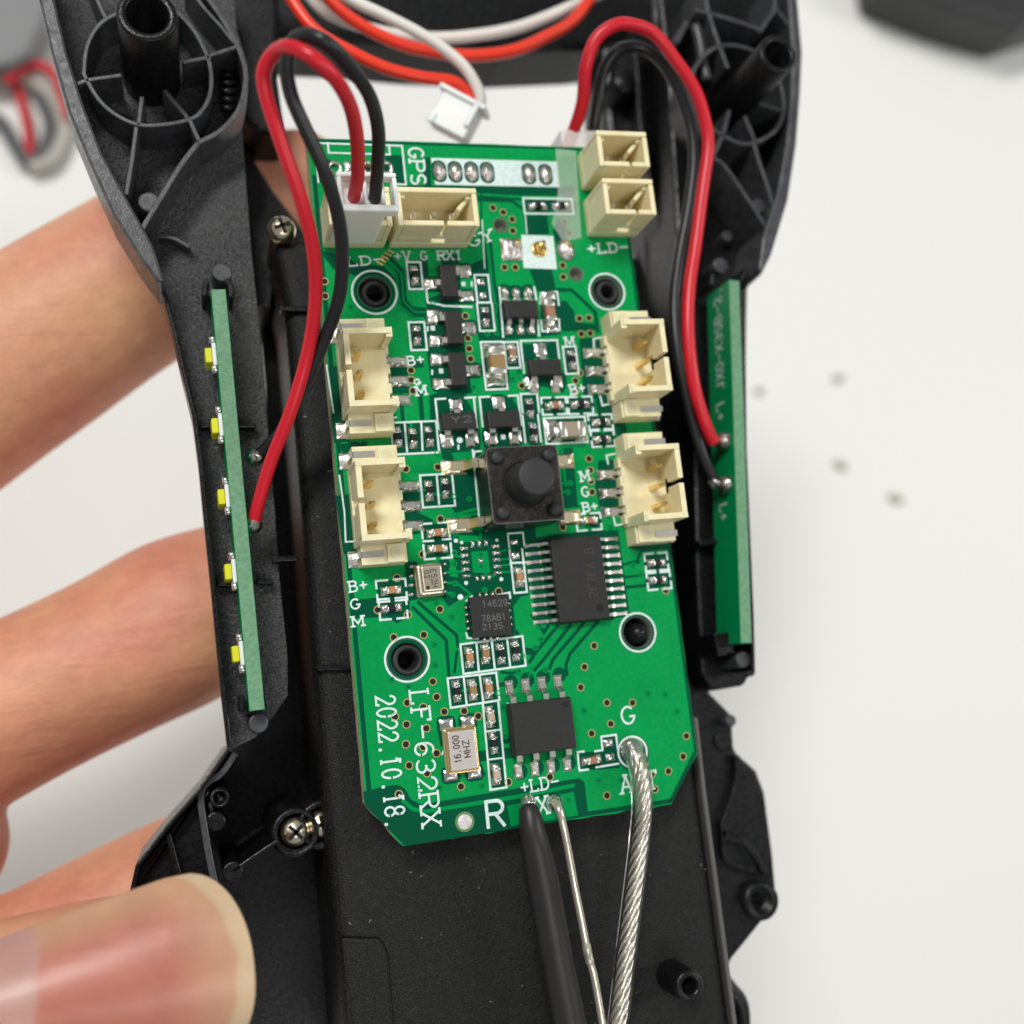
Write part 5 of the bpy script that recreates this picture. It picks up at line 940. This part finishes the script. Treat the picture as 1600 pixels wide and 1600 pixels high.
# ================================================================== hand
def ell_tube(mb, pts, flat=0.9):
    P = []; Rr = []
    for x, y, z, r in pts:
        c = U(x, y, z); P.append(c); Rr.append(r / S(c))
    PP = spline(P, 6); n = len(PP); RR = [v.x for v in spline([Vector((r, 0, 0)) for r in Rr], 6)]
    d = (PP[-1] - PP[-2]).normalized(); r = RR[-1]
    for k in range(1, 7): a = k / 6 * math.pi / 2 * 0.98; PP.append(PP[n - 1] + d * r * math.sin(a)); RR.append(r * math.cos(a))
    mb.tube(PP, RR, 28, True, flat)
hm = MB()
ell_tube(hm, [(-900, 1150, -3.1, 300), (-520, 930, -2.8, 190), (-250, 750, -2.6, 162), (-60, 615, -2.4, 152), (60, 535, -2.35, 146), (160, 470, -2.3, 139), (280, 398, -2.3, 132), (390, 335, -2.25, 118), (462, 300, -2.2, 96)])
ell_tube(hm, [(-900, 1250, -3.1, 300), (-520, 1330, -2.8, 190), (-250, 1236, -2.6, 150), (-60, 1140, -2.42, 140), (60, 1082, -2.38, 132), (180, 1024, -2.35, 131), (290, 968, -2.3, 134), (400, 915, -2.3, 112)])
ell_tube(hm, [(-900, 1350, -3.1, 300), (-520, 1740, -2.8, 190), (-250, 1660, -2.6, 145), (-60, 1572, -2.42, 132), (60, 1512, -2.38, 128), (180, 1450, -2.35, 126), (300, 1388, -2.3, 120), (400, 1330, -2.3, 100)])
ell_tube(hm, [(-500, 1100, -3.0, 190), (-330, 1220, -2.8, 170), (-190, 1330, -2.62, 150), (-110, 1322, -2.5, 118)])
ell_tube(hm, [(-1000, 1500, -2.9, 300), (-560, 1760, -0.9, 235), (-220, 1668, -0.15, 180), (-60, 1622, 0.05, 166), (60, 1590, 0.12, 160), (160, 1562, 0.15, 154), (235, 1542, 0.15, 140), (292, 1524, 0.13, 92)], 0.86)
ell_tube(hm, [(-1500, 1400, -3.4, 320), (-1100, 1300, -3.2, 420), (-800, 1250, -3.0, 330)])
me = hm.mesh('hand', M_SKIN, True); hand = put('hand', me)
rm = hand.modifiers.new('join', 'REMESH'); rm.mode = 'VOXEL'; rm.voxel_size = 0.045; rm.use_smooth_shade = True
sm = hand.modifiers.new('soft', 'SMOOTH'); sm.factor = 0.5; sm.iterations = 9
m2 = bpy.data.meshes.new_from_object(hand.evaluated_get(bpy.context.evaluated_depsgraph_get())); hand.modifiers.clear(); hand.data = m2; m2.name = 'hand'
m2.materials.clear(); m2.materials.append(M_SKIN)
for p in m2.polygons: p.use_smooth = True; p.material_index = 0
tag(hand, 'left hand gripping the drone body, thumb with short nail in front', 'hand')
O_ = U(396, 1502, 0.67); A_ = U(0, 1586, 0.67); Ld = (O_ - A_).normalized(); Wd_ = Vector((-Ld.y, Ld.x, 0)); NU, NV = 90, 60
V_ = []; Zn = []
for i in range(NU + 1):
    for j in range(NV + 1):
        v = (2 * j / NV - 1) * 0.995; e = -0.36 * (1 - math.sqrt(1 - abs(v) ** 2.3)); s0 = -1.72; s = s0 + (e - s0) * (i / NU)
        w = 0.31 + 0.25 * min(1.0, max(0.0, (s + 1.72) / 1.25)) ** 0.8; zz = 0.10 - 0.26 * v * v - 0.05 * (s + 0.9) ** 2 + 0.02
        V_.append(O_ + Ld * s + Wd_ * (w * v) + Vector((0, 0, zz))); dt = e - s; ds = (1 - abs(v)) * w; ss_ = lambda a, b, x: (lambda t: t * t * (3 - 2 * t))(min(1, max(0, (x - a) / (b - a))))
        wob = 0.012 * math.sin(5 * v + 1) + 0.008 * math.sin(13 * v)
        base = Vector((0.50, 0.285, 0.175)).lerp(Vector((0.435, 0.155, 0.112)), ss_(0.05, 0.55, dt) * ss_(0.02, 0.24, ds))
        base = base.lerp(Vector((0.54, 0.395, 0.25)), 1 - ss_(0.075, 0.125, dt + wob - 0.01))
        base = base.lerp(Vector((0.46, 0.255, 0.22)), ss_(1.20, 1.26, dt + 0.28 * v * v + wob)); Zn.append((*base, 1.0))
nm = bpy.data.meshes.new('nail'); nm.from_pydata([tuple(v) for v in V_], [], [(i * (NV + 1) + j, (i + 1) * (NV + 1) + j, (i + 1) * (NV + 1) + j + 1, i * (NV + 1) + j + 1) for i in range(NU) for j in range(NV)])
at = nm.attributes.new('tint', 'FLOAT_COLOR', 'POINT'); at.data.foreach_set('color', [c for t in Zn for c in t])
nm.materials.append(M_NAIL)
for p in nm.polygons: p.use_smooth = True
nail = put('nail', nm, hand); so = nail.modifiers.new('thick', 'SOLIDIFY'); so.thickness = 0.035; so.offset = 0
sb = nail.modifiers.new('round', 'BEVEL'); sb.width = 0.012; sb.segments = 2; sb.limit_method = 'ANGLE'; sb.angle_limit = 0.9

# ================================================================== things on the table
def solid(name, pts, z0, z1, m, label, cat, bevel=0.1, grp=None):
    mb = MB(); q = UL(pts, z1); c = sum(q, Vector()) / len(q); mb.prism([(p.x - c.x, p.y - c.y) for p in q], 0, z1 - z0); o = mb.build(name, m, None, False, bevel, 3, (c.x, c.y, z0)); return tag(o, label, cat, grp)
solid('dark_box', [(1388, -70), (1394, -30), (1500, 14), (1600, 44), (1700, 14), (1700, -300), (1420, -300)], ZT, ZT + 1.2, mat('black_case', (0.03, 0.03, 0.032), 0.45), 'dark grey box lying on the table, far right corner, out of focus', 'box')
solid('grey_casing', [(12, -80), (84, -80), (76, 20), (46, 84), (16, 100), (-80, 110), (-80, -80)], ZT, ZT + 0.7, mat('grey_plastic', (0.19, 0.195, 0.20), 0.5), 'dark grey casing on the table behind the left arm, out of focus', 'casing')
def table_wire(name, pts, rpx, m, label, z=ZT + 0.18):
    P = spline([U(x, y, z) for x, y in pts], 8); r = rpx / S(P[0]); c = P[0].copy(); c.z = ZT; mb = MB(); mb.tube([p - c for p in P], r, 12); o = mb.build(name, m, None, True, 0, 2, c); return tag(o, label, 'wire')
table_wire('white_wire', [(-60, 150), (-10, 128), (35, 122), (70, 140), (92, 172), (100, 210), (80, 250), (45, 262)], 11, mat('off_white_wire', (0.45, 0.43, 0.38), 0.5), 'blurred off white wire curling on the table at the left')
table_wire('red_wire', [(10, 128), (35, 108), (60, 102), (85, 118), (98, 150), (108, 185)], 9, mat('dull_red', (0.5, 0.02, 0.03), 0.5), 'blurred red wire arching over the white wire on the table', ZT + 0.4)
table_wire('red_wire', [(22, 128), (34, 160), (44, 205), (46, 245)], 8, mat('dull_red', (0.5, 0.02, 0.03), 0.5), 'short blurred red wire inside the white curl on the table')
table_wire('black_wire', [(-40, 170), (0, 190), (22, 225), (45, 254), (70, 235), (78, 190), (60, 150)], 11, M_BOXG, 'blurred black wire loop on the table left of the arm')
crumb_l = ('faint beige speck on the table nearest the right shell', 'beige speck highest up on the white table', 'beige speck in the middle on the white table', 'largest beige speck, farthest right on the white table')
for (x, y, sx, sy, rz), lb in zip(((1186, 612, 0.22, 0.18, 0), (1309, 592, 0.30, 0.17, 0.3), (1313, 728, 0.36, 0.2, -0.5), (1399, 780, 0.40, 0.21, -0.3)), crumb_l):
    mb = MB(); mb.dome((0, 0), sx, sy, 0.11, 0, 8, 2, 0.25); c = U(x, y, ZT); o = mb.build('crumb', M_CRUMB, None, True, 0, 2, (c.x, c.y, ZT), rz); tag(o, lb, 'crumb', 'beige specks scattered on the table')
